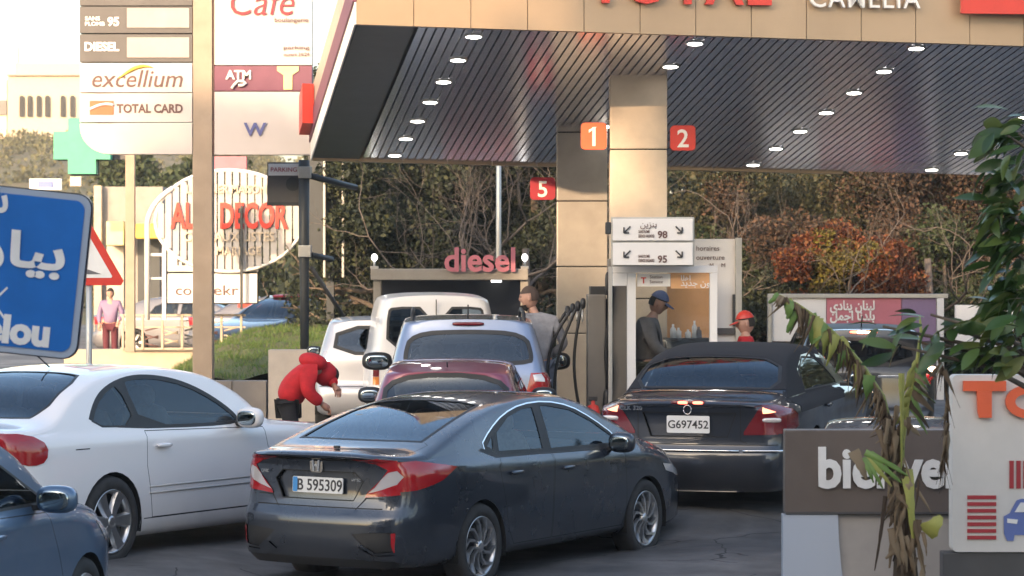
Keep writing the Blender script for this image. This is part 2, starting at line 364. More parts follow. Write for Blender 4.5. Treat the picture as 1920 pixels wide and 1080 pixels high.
def mirror_poly(view, poly):
    if view == 'R': return 'L', poly
    if view == 'L': return 'R', poly
    if view == 'T': return 'T', [(a, -b) for a, b in poly]
    return view, [(-a, b) for a, b in poly]
class Car:
    def __init__(s, sp, paintm, root):
        s.sp = sp; s.root = root; s.paint = paintm; s.bm = bmesh.new(); s.glue = []
        s.build()
    def build(s):
        sp = s.sp; bm = s.bm; x0, x1 = sp['x0'], sp['x1']; top, belt, hwf = pchip(sp['top']), pchip(sp['belt']), pchip(sp['hw'])
        dr, df = pchip(sp['dr']), pchip(sp['df']); wr, wf = sp.get('wr', .6), sp.get('wf', .6); cr = sp.get('crown', .055); tum = sp.get('tumble', .42)
        kr, kf, Rr, Rf = sp.get('kr', .13), sp.get('kf', .2), sp.get('Rr', .28), sp.get('Rf', .6); br, bf = sp.get('br', .10), sp.get('bf', .14); zb = sp.get('zb', .2)
        hmax = max(v for _, v in sp['hw'])
        def pos(x, y, z):
            xo = x; t = (x-x0)/wr
            if t < 1: xo += (1-t)**2*dr(z)
            t = (x1-x)/wf
            if t < 1: xo -= (1-t)**2*df(z)
            q = 1-min(1, abs(y)/hmax)**2.2
            t = (x-x0)/.35
            if t < 1: xo -= (1-t)**2*br*q
            t = (x1-x)/.5
            if t < 1: xo += (1-t)**2*bf*q
            return Vector((xo, y, z))
        s.pos = pos
        def section(x):
            hw = hwf(x); d = x-x0
            if d < Rr: hw *= 1-kr*(1-math.sqrt(max(0, 1-(1-d/Rr)**2)))
            d = x1-x
            if d < Rf: hw *= 1-kf*(1-math.sqrt(max(0, 1-(1-d/Rf)**2)))
            zt = top(x); zs = min(belt(x), zt-.02); ze = max(zt-cr, zs+.012)
            sh = sp.get('shoulder', .05); gb = hw-sh; hr = gb-(ze-zs)*tum
            wz = sp.get('waist', .62)
            P = [(0, zb), (.62*hw, zb), (.90*hw, zb), (.965*hw, zb+.05), (.985*hw, zb+.16), (.998*hw, wz-.12), (hw, wz), (hw-.006, wz+.45*(zs-wz)), (hw-.014, zs-.045), (gb+.012, zs-.008),
                 (gb, zs+.012), (gb-(ze-zs)*tum*.30, zs+(ze-zs)*.36), (gb-(ze-zs)*tum*.64, zs+(ze-zs)*.70), (hr, ze), (hr-.035, ze+(zt-ze)*.42), (hr*.80, ze+(zt-ze)*.72), (hr*.45, ze+(zt-ze)*.94), (0, zt)]
            sub = [2, 2, 1, 1, 2, 3, 3, 2, 1, 1, 3, 3, 3, 2, 2, 3, 3]
            out = []
            for i in range(len(P)-1):
                p0 = P[max(i-1, 0)]; p1 = P[i]; p2 = P[i+1]; p3 = P[min(i+2, len(P)-1)]
                for k in range(sub[i]):
                    t = k/sub[i]
                    if i in (9, 10) or i < 2 or sub[i] == 1: out.append((p1[0]+(p2[0]-p1[0])*t, p1[1]+(p2[1]-p1[1])*t)); continue
                    c = [.5*((2*p1[a])+(-p0[a]+p2[a])*t+(2*p0[a]-5*p1[a]+4*p2[a]-p3[a])*t*t+(-p0[a]+3*p1[a]-3*p2[a]+p3[a])*t**3) for a in (0, 1)]
                    out.append(tuple(c))
            out.append(P[-1]); out[-1] = (0, zt); return [(max(0, a), b) for a, b in out]
        n = sp.get('n', 84); xs = []
        for i in range(n+1):
            t = i/n; xs.append(x0+(x1-x0)*(t-.6*math.sin(2*PI*t)/(2*PI)*.9))
        rings = []
        for x in xs:
            sc = section(x); L = [bm.verts.new(pos(x, -y, z)) for y, z in sc]; Rr_ = [L[0]]+[bm.verts.new(pos(x, y, z)) for y, z in sc[1:-1]]+[L[-1]]
            rings.append((L, Rr_, sc))
        for (a, b, _), (c, d, _) in zip(rings, rings[1:]):
            for k in range(len(a)-1):
                bm.faces.new((a[k], a[k+1], c[k+1], c[k]))
                bm.faces.new((b[k+1], b[k], d[k], d[k+1]))
        for end, x in ((0, x0), (-1, x1)):
            a, b, sc = rings[end]; m = 16; rows = []
            for k, (y, z) in enumerate(sc):
                if y < 1e-6: rows.append([a[k]]*(m+1)); continue
                row = [a[k]]
                for j in range(1, m):
                    yy = -y+2*y*j/m; row.append(bm.verts.new(pos(x, yy, z)))
                row.append(b[k]); rows.append(row)
            for p, q in zip(rows, rows[1:]):
                for j in range(m):
                    vs = [p[j], p[j+1], q[j+1], q[j]]; u = []
                    for v in vs:
                        if v not in u: u.append(v)
                    if len(u) < 3: continue
                    if end == -1: u = u[::-1]
                    try: bm.faces.new(u)
                    except ValueError: pass
        bmesh.ops.recalc_face_normals(bm, faces=bm.faces)
        bm.normal_update(); mid = Vector(((x0+x1)/2, 0, .7))
        if sum((f.calc_center_median()-mid).dot(f.normal)*f.calc_area() for f in bm.faces) < 0: bmesh.ops.reverse_faces(bm, faces=bm.faces)
        for f in bm.faces: f.smooth = True
        bm.normal_update()
    def take(s, name, m, items, mirror=False, push=0, parent=None, label=None, keep=False):
        """cut the outlines out of the body sheet and make what they hold an object of its own"""
        fs = set()
        for view, poly in items: fs.update(pick(s.bm, view, poly)); s.bm.normal_update()
        fs = {f for f in fs if f.is_valid}
        o = None
        if fs:
            nb = bmesh.new(); vm = {}
            for f in fs:
                for v in f.verts:
                    if v not in vm: vm[v] = nb.verts.new(v.co+v.normal*push)
            for f in fs:
                try: nf = nb.faces.new([vm[v] for v in f.verts]); nf.smooth = True
                except ValueError: pass
            nb.normal_update(); o = bmo(name, nb, m, parent or s.root)
            if label: o['label'] = label
            if not keep: bmesh.ops.delete(s.bm, geom=list(fs), context='FACES')
        if mirror: return o, s.take(name, m, [mirror_poly(*it) for it in items], False, push, parent, label, keep)
        return o
    def trim(s, items, mirror=False, mi=1):
        for view, poly in items:
            for f in pick(s.bm, view, poly): f.material_index = mi
            s.bm.normal_update()
        if mirror: s.trim([mirror_poly(*it) for it in items], False, mi)
    def window(s, view, poly, m, frame=.035, mirror=False, name='window', frm=None, out=.0):
        g = s.take(name, m, [(view, offs(poly, -frame))], mirror, push=-.004)
        if frame: s.take(name+'_trim', frm or M['black'], [(view, poly)], mirror, push=.0015)
        return g
    def panel(s, view, poly, name, mirror=False, gap=.006):
        p = s.take(name, s.paint, [(view, offs(poly, -gap))], mirror)
        s.trim([(view, poly)], mirror); return p
    def done(s, extra=()):
        s.body = bmo('body', s.bm, [s.paint, M['seam'], M['black'], M['chrome']]+list(extra), s.root); return s.body
def circle(cx, cy, r, n=28): return [(cx+r*math.cos(2*PI*k/n), cy+r*math.sin(2*PI*k/n)) for k in range(n)]
def make_wheel(name_parent, r, rimr, w_, style, parent, loc, side):
    """wheel > tyre, rim, spokes; built facing -Y, mirrored for the left side"""
    e = None
    bm = bmesh.new(); h = w_/2
    a_lathe(bm, [(rimr, -h*.8), (rimr+.012, -h*.96), (r-.045, -h), (r-.012, -h*.86), (r, -h*.55), (r+.001, 0), (r, h*.55), (r-.012, h*.86), (r-.045, h), (rimr, h*.8)], 48)
    for k in range(-2, 3):
        pass
    wheel = bmo('wheel', bm, M['rubber'], parent); wheel.location = loc; wheel.rotation_euler = (0, 0 if side < 0 else 0, 0 if side < 0 else PI)
    bm = bmesh.new()
    a_lathe(bm, [(rimr*.999, h*.7), (rimr*.9, h*.2), (rimr*.88, -h*.55), (rimr*.955, -h*.84), (rimr*1.0, -h*.93), (rimr*1.012, -h*.8), (rimr, -h*.6)], 48)
    a_lathe(bm, [(rimr*.9, -h*.2), (.0001, -h*.2)], 32, mi=1)
    a_lathe(bm, [(rimr*.2, -h*.5), (rimr*.19, -h*.86), (rimr*.1, -h*.9), (.0001, -h*.9)], 20)
    bmo('rim', bm, [M['rim'], M['rimdark']], wheel)
    bm = bmesh.new(); ns = style['n']; tw = style.get('twist', 0); wd = style['w']; wd2 = style.get('w2', wd)
    for k in range(ns):
        a = 2*PI*k/ns+style.get('ph', 0)
        for da in style.get('pair', (0,)):
            pts = []
            for t in (0, .35, .7, 1):
                rr = rimr*(.15+.80*t); aa = a+da*t+tw*t*t; pts.append((rr, aa, (wd+(wd2-wd)*t), -h*(.86-.1*math.sin(t*PI)+.02*t)))
            vs = []
            for rr, aa, ww, yy in pts:
                c_, s_ = math.cos(aa), math.sin(aa)
                row = [bm.verts.new((rr*c_-s_*q*ww/2, yy+dy, rr*s_+c_*q*ww/2)) for q, dy in ((-1, .03), (-.7, 0), (.7, 0), (1, .03))]
                vs.append(row)
            for p, q in zip(vs, vs[1:]):
                for j in range(3): bm.faces.new((p[j], q[j], q[j+1], p[j+1]))
    bmesh.ops.recalc_face_normals(bm, faces=bm.faces)
    o = bmo('spokes', bm, style.get('m', M['rim']), wheel)
    return wheel
def add_wheels(c, wb, track, r, rimr, style, w_=.205, arch=None, flip=None):
    arch = arch or r+.045
    for x in (0, wb):
        for sd_ in (-1, 1):
            make_wheel('wheel', r, rimr, w_, style, c.root, (x, sd_*(track/2), r), sd_)
def arches(c, wb, r, lip=.018, hw=.9, mat_lip=False):
    for x in (0, wb):
        for v in ('R', 'L'):
            circ = circle(x, r*.98, r+.035, 30)
            circ = [(a, max(b, .12)) for a, b in circ]
            fs = pick(c.bm, v, circ); bmesh.ops.delete(c.bm, geom=fs, context='FACES'); c.bm.normal_update()
            fs2 = pick(c.bm, v, offs(circ, lip), True)
            for f in fs2: f.material_index = 2 if mat_lip else 1 if lip < .008 else 0
        for sd_ in (-1, 1):
            bm = bmesh.new(); rr = r+.036; n = 20; y1 = sd_*(hw-.012); y2 = sd_*(hw-.34)
            A = [(x+rr*math.cos(PI*k/n*1.16-.08*PI), r*.98+rr*math.sin(PI*k/n*1.16-.08*PI)) for k in range(n+1)]
            o1 = [bm.verts.new((a, y1, b)) for a, b in A]; o2 = [bm.verts.new((a, y2, b)) for a, b in A]
            for k in range(n): f = bm.faces.new((o1[k], o1[k+1], o2[k+1], o2[k])); f.smooth = True
            bm.faces.new(o2)
            bmo('wheel_arch', bm, M['liner'], c.root)
def blob(name, c, s, m, parent, seg=20, n=3.2, rot=None):
    """superellipsoid"""
    bm = bmesh.new(); bmesh.ops.create_uvsphere(bm, u_segments=seg, v_segments=seg//2+2, radius=1)
    for v in bm.verts:
        L = (abs(v.co.x)**n+abs(v.co.y)**n+abs(v.co.z)**n)**(1/n); v.co /= L
        v.co = Vector((v.co.x*s[0]/2, v.co.y*s[1]/2, v.co.z*s[2]/2))
        if rot: v.co.rotate(rot)
        v.co += Vector(c)
    return bmo(name, bm, m, parent, True)
def side_mirror(root, x, hw, z, m, side, sc=1.0, sy=1.0):
    """mirror housing on the door, glass facing the rear"""
    y = side*(hw+.115*sc); hs = blob('side_mirror', (x, y, z), (.13*sc, .25*sc*sy, .165*sc), m, root, 20, 3)
    bm = bmesh.new(); bmesh.ops.create_uvsphere(bm, u_segments=20, v_segments=10, radius=1)
    for v in bm.verts:
        L = (abs(v.co.y)**3+abs(v.co.z)**3+abs(v.co.x)**3)**(1/3); v.co /= L; v.co = Vector((x-.056*sc+v.co.x*.012, y+v.co.y*.094*sc*sy, z+v.co.z*.058*sc))
    bmo('mirror_glass', bm, M['mirror'], hs, True)
    a = box('mirror_stalk', (x+.01, side*(hw+.0), z-.05*sc), (.07, .14, .035), M['black'], hs, .01)
    return hs
def handle(root, x, y, z, m, side, L=.19):
    b = blob('door_handle', (x, y+side*.022, z), (L, .035, .032), m, root, 12, 3); return b
def interior(root, x_f, x_r, hw, zc, sm, rear_z=None, wheel_side=1, head=True):
    box('cabin_floor', ((x_f+x_r)/2+.1, 0, .36), (x_f-x_r+1.5, hw*1.7, .04), M['seat'], root)
    for (x, ys) in ((x_f, (-.38, .38)), (x_r, (-.4, 0, .4))):
        for y in ys:
            st = blob('seat', (x+.22, y, zc-.38), (.5, .48, .2), sm, root, 12, 4)
            blob('backrest', (x-.08, y, zc-.10), (.14, .48, .62), sm, st, 12, 4, Euler((0, R(-14), 0)))
            if head: blob('headrest', (x-.19, y, zc+.26), (.10, .26, .17), sm, st, 12, 3)
    blob('dashboard', (x_f+1.0, 0, zc-.10), (.5, hw*1.66, .3), M['black'], root, 16, 4)
    bm = bmesh.new(); a_lathe(bm, [(.18, 0), (.19, .012), (.18, .024), (.17, .012), (.18, 0)], 20, 'X'); bmesh.ops.rotate(bm, verts=bm.verts, matrix=Matrix.Rotation(R(22), 3, 'Y'))
    st = bmo('steering_wheel', bm, M['black'], root); st.location = (x_f+.62, .38*wheel_side, zc+.02)
def number_plate(root, s, x, y, z, w_, h_, m=None, tilt=0, blue=True, size=None, space=1.0, big=False):
    """plate on the rear, facing -x"""
    p = bmesh.new(); a_prism(p, rrect(w_, h_, .012, 3, -w_/2, -h_/2), .008)
    Mx = Matrix.Translation((x, y, z)) @ Matrix.Rotation(R(tilt), 4, 'Y') @ Matrix(((0, 0, -1, 0), (-1, 0, 0, 0), (0, 1, 0, 0), (0, 0, 0, 1)))
    bmesh.ops.transform(p, matrix=Mx, verts=p.verts); bmesh.ops.recalc_face_normals(p, faces=p.faces)
    o = bmo('number_plate', p, m or M['plate'], root)
    if blue:
        b = bmesh.new(); a_prism(b, rrect(w_*.09, h_*.94, .008, 2, -w_/2+.004, -h_*.47), .0095); bmesh.ops.transform(b, matrix=Mx, verts=b.verts); bmo('country_band', b, M['plateb'], o)
    sz = size or h_*.92
    text('plate_number', s, sz, Mx @ Matrix.Translation((w_*.04 if blue else 0, -sz*.34, .0095)), M['ink'], o, .0015, sz*.012, align='CENTER', space=space)
    return o
def letters_back(root, name, s, x, y, z, size, m, tilt=0, bold=0, space=1.0):
    Mx = Matrix.Translation((x, y, z)) @ Matrix.Rotation(R(tilt), 4, 'Y') @ Matrix(((0, 0, -1, 0), (-1, 0, 0, 0), (0, 1, 0, 0), (0, 0, 0, 1)))
    return text(name, s, size, Mx, m, root, .003, bold, align='CENTER', space=space)
def place(root, X, Y, th, sc=1.0, wb=2.7, dz=0, zk=1.0):
    """rear axle at (X, Y), heading th degrees clockwise from +Y, tilted with the ground under its axles"""
    a = R(th); fx, fy = math.sin(a), math.cos(a); g0 = gz(X, Y); g1 = gz(X+fx*wb, Y+fy*wb); pit = math.atan2(g1-g0, wb)
    root.rotation_euler = Euler((0, -pit, R(90)-a)); root.location = (X, Y, g0+dz); root.scale = (sc, sc, sc*zk)
# ---------------------------------------------------------------- the grey sedan in front
def grey_sedan():
    root = empty('parked_car', label='dark grey sedan in front with red C-shaped tail lamps and plate B 595309', cat='car')
    root.name = 'sedan_car'
    P_ = paint('steel_grey_paint', (.040, .049, .068), .55, .24)
    sp = dict(x0=-1.02, x1=3.60,
        top=[(-1.02, 1.045), (-.97, 1.072), (-.85, 1.068), (-.70, 1.08), (-.50, 1.125), (-.1, 1.235), (.35, 1.335), (.8, 1.395), (1.2, 1.416), (1.6, 1.405), (1.95, 1.335), (2.35, 1.185), (2.72, 1.02), (2.95, .965), (3.3, .87), (3.48, .78), (3.60, .70)],
        belt=[(-1.02, 1.0), (-.6, 1.0), (0, .985), (1.0, .955), (2.0, .935), (2.6, .92), (3.1, .84), (3.4, .74), (3.60, .62)],
        hw=[(-1.02, .86), (-.6, .888), (-.1, .90), (.6, .888), (2.2, .888), (2.7, .90), (3.1, .89), (3.4, .86), (3.60, .83)],
        dr=[(.15, .20), (.22, .10), (.34, .015), (.40, .0), (.58, .0), (.635, .03), (.66, .055), (.80, .085), (.95, .085), (1.0, .07), (1.035, .012), (1.07, .0), (1.4, 0)],
        df=[(.15, .14), (.3, .0), (.55, .03), (.8, .15)], wr=.5, wf=.6, crown=.06, tumble=.46, kr=.20, Rr=.42, br=.11, shoulder=.055, waist=.66, zb=.235)
    c = Car(sp, P_, root)
    # daylight openings
    side = [(.10, 1.055), (.30, .993), (1.2, .972), (2.28, .955), (2.30, 1.02), (2.02, 1.17), (1.72, 1.285), (1.35, 1.338), (.95, 1.33), (.62, 1.27), (.32, 1.165)]
    side = smoothpoly(side, 1)
    fd = [(1.16, .975), (2.27, .958), (2.26, 1.03), (2.0, 1.165), (1.70, 1.275), (1.35, 1.325), (1.22, 1.33)]
    rd = [(.33, 1.0), (1.06, .98), (1.12, 1.325), (.95, 1.32), (.66, 1.265), (.40, 1.16)]
    q = [(.16, 1.055), (.285, 1.008), (.345, 1.13), (.30, 1.135)]
    for pl in (fd, rd, q): c.window('R', pl, M['glass'], .016, True)
    c.take('window_surround', M['black'], [('R', offs(side, .004))], True, push=.0008)
    c.take('belt_trim', M['black'], [('R', [(.10, 1.05), (.30, 1.0), (2.31, .962), (2.31, .93), (.28, .968), (.04, 1.035)])], True, push=.001)
    c.take('chrome_strip', M['chrome'], [('R', offs(side, .014))], True, push=.002)
    rg = [(-.47, .62), (-.51, .3), (-.52, 0), (-.51, -.3), (-.47, -.62), (-.15, -.605), (.25, -.57), (.52, -.53), (.58, -.3), (.60, 0), (.58, .3), (.52, .53), (.25, .57), (-.15, .605)]
    c.window('T', rg, M['glassrear'], .03, name='rear_window')
    ws = [(1.86, .50), (2.70, .64), (2.76, .3), (2.77, 0), (2.76, -.3), (2.70, -.64), (1.86, -.50), (1.80, -.25), (1.79, 0), (1.80, .25)]
    c.window('T', ws, M['glass'], .04, name='windscreen')
    # tail lamps: clear inner blade, red C around it, wrapped onto the side
    clear = [(-.475, .775), (-.60, .805), (-.72, .845), (-.76, .90), (-.72, .945), (-.655, .93), (-.60, .885), (-.54, .82)]
    red = [(-.36, 1.03), (-.60, 1.03), (-.95, 1.0), (-.95, .80), (-.70, .765), (-.455, .745), (-.47, .775), (-.60, .885), (-.655, .95), (-.55, .995)]
    for sgn in (1, -1):
        cl = clear if sgn == 1 else [(-a, b) for a, b in clear]; rd_ = red if sgn == 1 else [(-a, b) for a, b in red]
        lamp = c.take('tail_lamp', M['redlens'], [('B', rd_), ('R' if sgn == 1 else 'L', [(-1.1, 1.005), (-.82, 1.0), (-.62, .965), (-.40, .93), (-.60, .84), (-.84, .785), (-1.1, .78)])], push=.006) if False else None
        cl_o = c.take('clear_lamp', M['clearlens'], [('B', cl)], push=.005)
        lamp = c.take('tail_lamp', M['redlens'], [('B', rd_), ('R' if sgn == 1 else 'L', [(-1.1, 1.01), (-.80, 1.005), (-.60, .975), (-.36, .945), (-.56, .86), (-.84, .80), (-1.1, .78)])], push=.008)
        if cl_o and lamp: cl_o.parent = lamp
    # bumper: lower black vents, reflectors, number plate recess
    for sgn in (1, -1):
        f = lambda L: L if sgn == 1 else [(-a, b) for a, b in L]
        rf = c.take('reflector', M['redlens'], [('B', f([(-.715, .50), (-.755, .50), (-.77, .44), (-.765, .37), (-.725, .36), (-.715, .42)]))], push=.004)
        c.take('bumper_vent', M['black'], [('B', f([(-.38, .485), (-.56, .50), (-.80, .51), (-.80, .37), (-.58, .35), (-.46, .42)]))], push=-.008)
        c.take('bumper_edge', M['chrome'] if False else P_, [('B', f([(-.37, .35), (-.50, .30), (-.84, .30), (-.84, .345), (-.56, .335), (-.44, .40)]))], push=.012)
    c.take('bumper_skirt', M['black'], [('B', [(-.86, .30), (.86, .30), (.86, .10), (-.86, .10)])], push=.0)
    c.trim([('B', [(-.62, .672), (.62, .672), (.62, .664), (-.62, .664)])])
    c.trim([('B', [(-.62, .745), (-.46, .745), (-.38, .66), (-.385, .655), (-.47, .737), (-.62, .737)])], True)
    rec = [(-.43, .86), (-.36, .92), (.36, .92), (.43, .86), (.35, .725), (-.35, .725)]
    c.take('plate_recess', P_, [('B', rec)], push=-.03)
    c.trim([('B', offs(rec, .008))], mi=1)
    c.take('spoiler_shadow_gap', M['black'], [('B', [(-.60, 1.028), (.60, 1.028), (.58, 1.006), (-.58, 1.006)])], push=-.012)  # black strip puts the shade under the spoiler lip into colour
    c.trim([('T', [(-.93, .66), (-.50, .70), (-.46, .64), (-.462, .634), (-.505, .694), (-.93, .652)])], True)
    arches(c, 2.70, .325)
    # doors
    for poly, nm in (([(1.12, .30), (2.30, .30), (2.36, .42), (2.34, .93), (1.17, .955), (1.12, .60)], 'front_door'), ([(.42, .42), (.52, .30), (1.11, .30), (1.11, .60), (1.155, .955), (.34, .98), (.28, .90)], 'rear_door')):
        c.panel('R', poly, nm, True)
    c.take('fuel_flap', P_, [('R', circle(-.30, .84, .07, 14))], push=.001); c.trim([('R', circle(-.30, .84, .074, 14))])
    hl = c.take('headlight', M['clearlens'], [('R', [(3.0, .76), (3.7, .70), (3.7, .60), (3.35, .64), (3.05, .70)])], True, push=.004)
    b = c.done()
    for sd_ in (-1, 1):
        handle(root, 1.35, sd_*.885, .83, P_, sd_); handle(root, .52, sd_*.888, .845, P_, sd_)
        side_mirror(root, 2.12, .86, .985, P_, sd_)
    add_wheels(c, 2.70, 1.565, .325, .225, dict(n=10, w=.016, w2=.040, twist=.55, m=M['rim']), .215)
    interior(root, 1.25, .30, .78, .93, M['seatl'])
    bx = c.pos(-1.02, 0, .83).x
    number_plate(root, 'B 595309', bx+.008, .0, .822, .50, .115, tilt=3, size=.118)
    # badge: chrome ring-less H on a rounded plate
    bx = c.pos(-1.02, 0, .97).x-.004
    e = bmesh.new(); a_prism(e, rrect(.125, .105, .028, 4, -.0625, -.0525), .006); MB = Matrix.Translation((bx-.004, 0, .968)) @ Matrix(((0, 0, -1, 0), (-1, 0, 0, 0), (0, 1, 0, 0), (0, 0, 0, 1)))
    for xx, tl in ((-.026, .12), (.026, -.12)): a_box(e, (xx, 0, .009), (.017, .085, .01), rot=Euler((0, 0, tl)), mi=1)
    a_box(e, (0, 0, .009), (.05, .016, .01), mi=1)
    bmesh.ops.transform(e, matrix=MB, verts=e.verts); bmo('badge', e, [mat('badge_shadow', (.30, .30, .31), .25, .9), M['chrome']], root)  # grey metal plate behind the chrome H
    letters_back(root, 'badge_lettering', 'CIVIC', bx+.012, .53, .90, .032, M['chrome'], bold=.0006)
    letters_back(root, 'badge_lettering', 'i-VTEC', bx+.012, -.38, .86, .030, M['chrome'], bold=.0006)
    box('wiper_camera', (-.78, 0, 1.085), (.03, .05, .02), M['black'], root, .005)
    tube('exhaust_pipe', [(-.78, -.45, .22), (-.6, -.45, .23), (-.2, -.42, .24)], .028, M['black'], root)
    place(root, -.93, 20.9, 32.6, .94, 2.7, -.05, 1.095)
    return root
grey_sedan()
# ---------------------------------------------------------------- boxy cars: hatchbacks, crossovers, vans
def seg_at(top, z, x_a, x_b):
    """x between x_a and x_b where the roof profile has height z"""
    for _ in range(40):
        m_ = (x_a+x_b)/2
        if (top(m_)-z)*(top(x_a)-z) > 0: x_a = m_
        else: x_b = m_
    return (x_a+x_b)/2
def box_car(root, P_, q):
    wb, ro, fo, hw, zr, zs = q['wb'], q['ro'], q['fo'], q['hw'], q['zr'], q['zs']
    x0, x1 = -ro, wb+fo; rs = q.get('rs', .38); wt = q.get('wt', wb*.55); wbz = q.get('wbx', wt+.80); hz = zs+q.get('hood', .06)
    top = [(x0, zr-q.get('rd', .05)), (x0+.5, zr-.02), ((x0+wt)*.55, zr), (wt-.25, zr-.02), (wt, zr-.07), ((wt+wbz)/2, (zr+hz)/2+.02), (wbz, hz), (wbz+.15, hz-.03), (x1-.25, hz-.16), (x1-.08, hz-.26), (x1, hz-.36)]
    sp = dict(x0=x0, x1=x1, top=top, belt=[(x0, zs+.03), (wb*.5, zs), (wbz-.1, zs-.02), (x1-.3, hz-.24), (x1, hz-.42)],
        hw=[(x0, hw*.97), (0, hw), (wb, hw), (x1-.3, hw*.97), (x1, hw*.93)],
        dr=[(.15, .14), (.3, .02), (.38, .0), (.56, .0), (.62, .05), (.75, .07), (zs, q.get('dzs', .09)), (zr-.12, rs), (zr, rs+.03)], df=[(.15, .1), (.3, 0), (.55, .02), (hz-.1, .12), (hz+.1, .16)],
        wr=max(.9, 2.3*rs), wf=.6, crown=q.get('crown', .065), tumble=q.get('tumble', .30), kr=q.get('kr', .12), Rr=.25, br=q.get('br', .07), waist=.68, zb=q.get('zb', .22), n=q.get('n', 72))
    c = Car(sp, P_, root); tp = pchip(top); gh = zr-zs; gm = q.get('glass', M['glass'])
    if q.get('side', True):
        ztop = zr-.13; zbot = zs+.035; xf_b = wbz-.30; xf_t = seg_at(tp, ztop+.07, wt-.3, wbz)-.14; xr_b = x0+q.get('cp', .42); xr_t = max(x0+rs+.16, xr_b+.1)
        bp = q.get('bp', wb*.38)
        fdw = [(bp+.05, zbot+.005), (xf_b, zbot-.01), (xf_b+.0, zbot+.05), (xf_t, ztop-.01), (bp+.07, ztop)]
        c.window('R', fdw, gm, .018, True)
        if q.get('two', True):
            rdw = [(xr_b, zbot+.06), (xr_b+.15, zbot+.01), (bp-.04, zbot+.005), (bp-.01, ztop), (xr_t+.1, ztop-.02), (xr_t-.02, ztop-.08)]
            c.window('R', rdw, q.get('glass2', gm), .018, True)
    rw = q['rw']      # rear window outline(s), (y, z)
    for pl in rw: c.window('B', pl, q.get('glassr', M['glassrear']), q.get('rwf', .045), name='rear_window')
    ww = hw-.05-gh*.30
    ws = [(wt+.02, ww-.10), (wbz-.06, hw-.20), (wbz, .3), (wbz+.005, 0), (wbz, -.3), (wbz-.06, -hw+.20), (wt+.02, -ww+.10), (wt-.02, 0)]
    c.window('T', ws, M['glass'], .04, name='windscreen')
    for nm, pl, sd2, mm in q['lamps']:
        for sg in (1, -1):
            f = pl if sg == 1 else [(-a, b) for a, b in pl]
            items = [('B', f)]
            if sd2: items.append(('R' if sg == 1 else 'L', sd2))
            o = c.take(nm, M[mm], items, push=.006)
            if o and nm == 'tail_lamp' and q.get('lit'):
                ym = sum(p[0] for p in f)/len(f); zm = sum(p[1] for p in f)/len(f)
                l = c.pos(x0, ym, zm); blob('brake_bulb', (l.x-.005, ym, zm+.04), (.05, .17, .07), M['litcore'], o, 10)
    arches(c, wb, q['wr'], .05 if q.get('clad') else .018, hw, q.get('clad', False))
    if q.get('clad'): c.take('bumper_cladding', M['black'], [('B', [(-hw, .50), (hw, .50), (hw, .1), (-hw, .1)])])
    else: c.trim([('B', [(-hw, .60), (hw, .60), (hw, .592), (-hw, .592)])])
    tg = q.get('tailgate', [(-.55, .66), (.55, .66), (.60, zs), (.52, zr-.10), (-.52, zr-.10), (-.60, zs)])
    c.trim([('B', offs(tg, .004))]) if False else None
    bp = q.get('bp', wb*.38)
    c.panel('R', [(bp, .33), (wb-.42, .33), (wb-.38, .5), (wbz-.28, zs-.02), (bp+.03, zs+.01), (bp, .7)], 'front_door', True)
    if q.get('two', True): c.panel('R', [(.36, .42), (.46, .33), (bp-.012, .33), (bp-.012, .7), (bp+.018, zs+.01), (.25, zs+.01), (.25, .8)], 'rear_door', True)
    hl = [(x1-.55, hz-.22), (x1+.1, hz-.30), (x1+.1, hz-.44), (x1-.35, hz-.36)]
    c.take('headlight', M['clearlens'], [('R', hl)], True, push=.004)
    c.take('roof_panel', q['roofm'], [('T', [(x0+rs+.05, hw-.33), (wt-.05, hw-.33), (wt-.05, -hw+.33), (x0+rs+.05, -hw+.33)])], push=.0005) if q.get('roofm') else None
    c.done()
    for sd_ in (-1, 1):
        handle(root, bp+.16, sd_*(hw-.012), zs-.10, q.get('hm', P_), sd_)
        if q.get('two', True): handle(root, .42, sd_*(hw-.012), zs-.09, q.get('hm', P_), sd_)
        side_mirror(root, wbz-.42, hw-.02, zs+.07, q.get('mm', P_), sd_, q.get('ms', 1), q.get('my', 1))
        if q.get('rails'):
            y = sd_*(hw-.05-gh*.30-.06)
            tube('roof_rail', [(x0+rs+.18, y, zr-.07), (x0+rs+.26, y, zr+.03), (wb*.3, y, zr+.055), (wt-.25, y, zr+.02), (wt-.15, y, zr-.05)], .02, q.get('railm', M['chrome']), root)
    add_wheels(c, wb, hw*2-.22, q['wr'], q['wr']*.66, q.get('wheel', dict(n=5, w=.06, w2=.085)), .20)
    if q.get('int', True): interior(root, wb*.45, .30, hw-.10, zs+.0, q.get('seatm', M['seat']), head=True)
    if q.get('antenna'): tube('antenna', [(x0+rs+.25, 0, zr-.03), (x0+rs+.12, 0, zr+.12)], .008, M['black'], root, 6)
    if q.get('wiper'): tube('rear_wiper', [c.pos(x0, .02, zs+.03)+Vector((-.02, 0, 0)), c.pos(x0, q['wiper'], zs+.22)+Vector((-.03, 0, 0))], [.014, .009], M['black'], root, 6)
    if q.get('hibrake'):
        l = c.pos(x0, 0, zr-.075); lit = q.get('lit')
        bl = blob('high_brake_lamp', (l.x-.01, 0, zr-.075), (.05, .34, .04), M['redlit'] if lit else M['redlens2'], root, 14, 4)
        if lit: blob('brake_bulb', (l.x-.03, 0, zr-.075), (.03, .17, .032), M['litcore'], bl, 10, 4)
    if q.get('plate'):
        l = c.pos(x0, 0, .80); number_plate(root, q['plate'], l.x-.012, 0, .80, .50, .115, tilt=4)
    return c

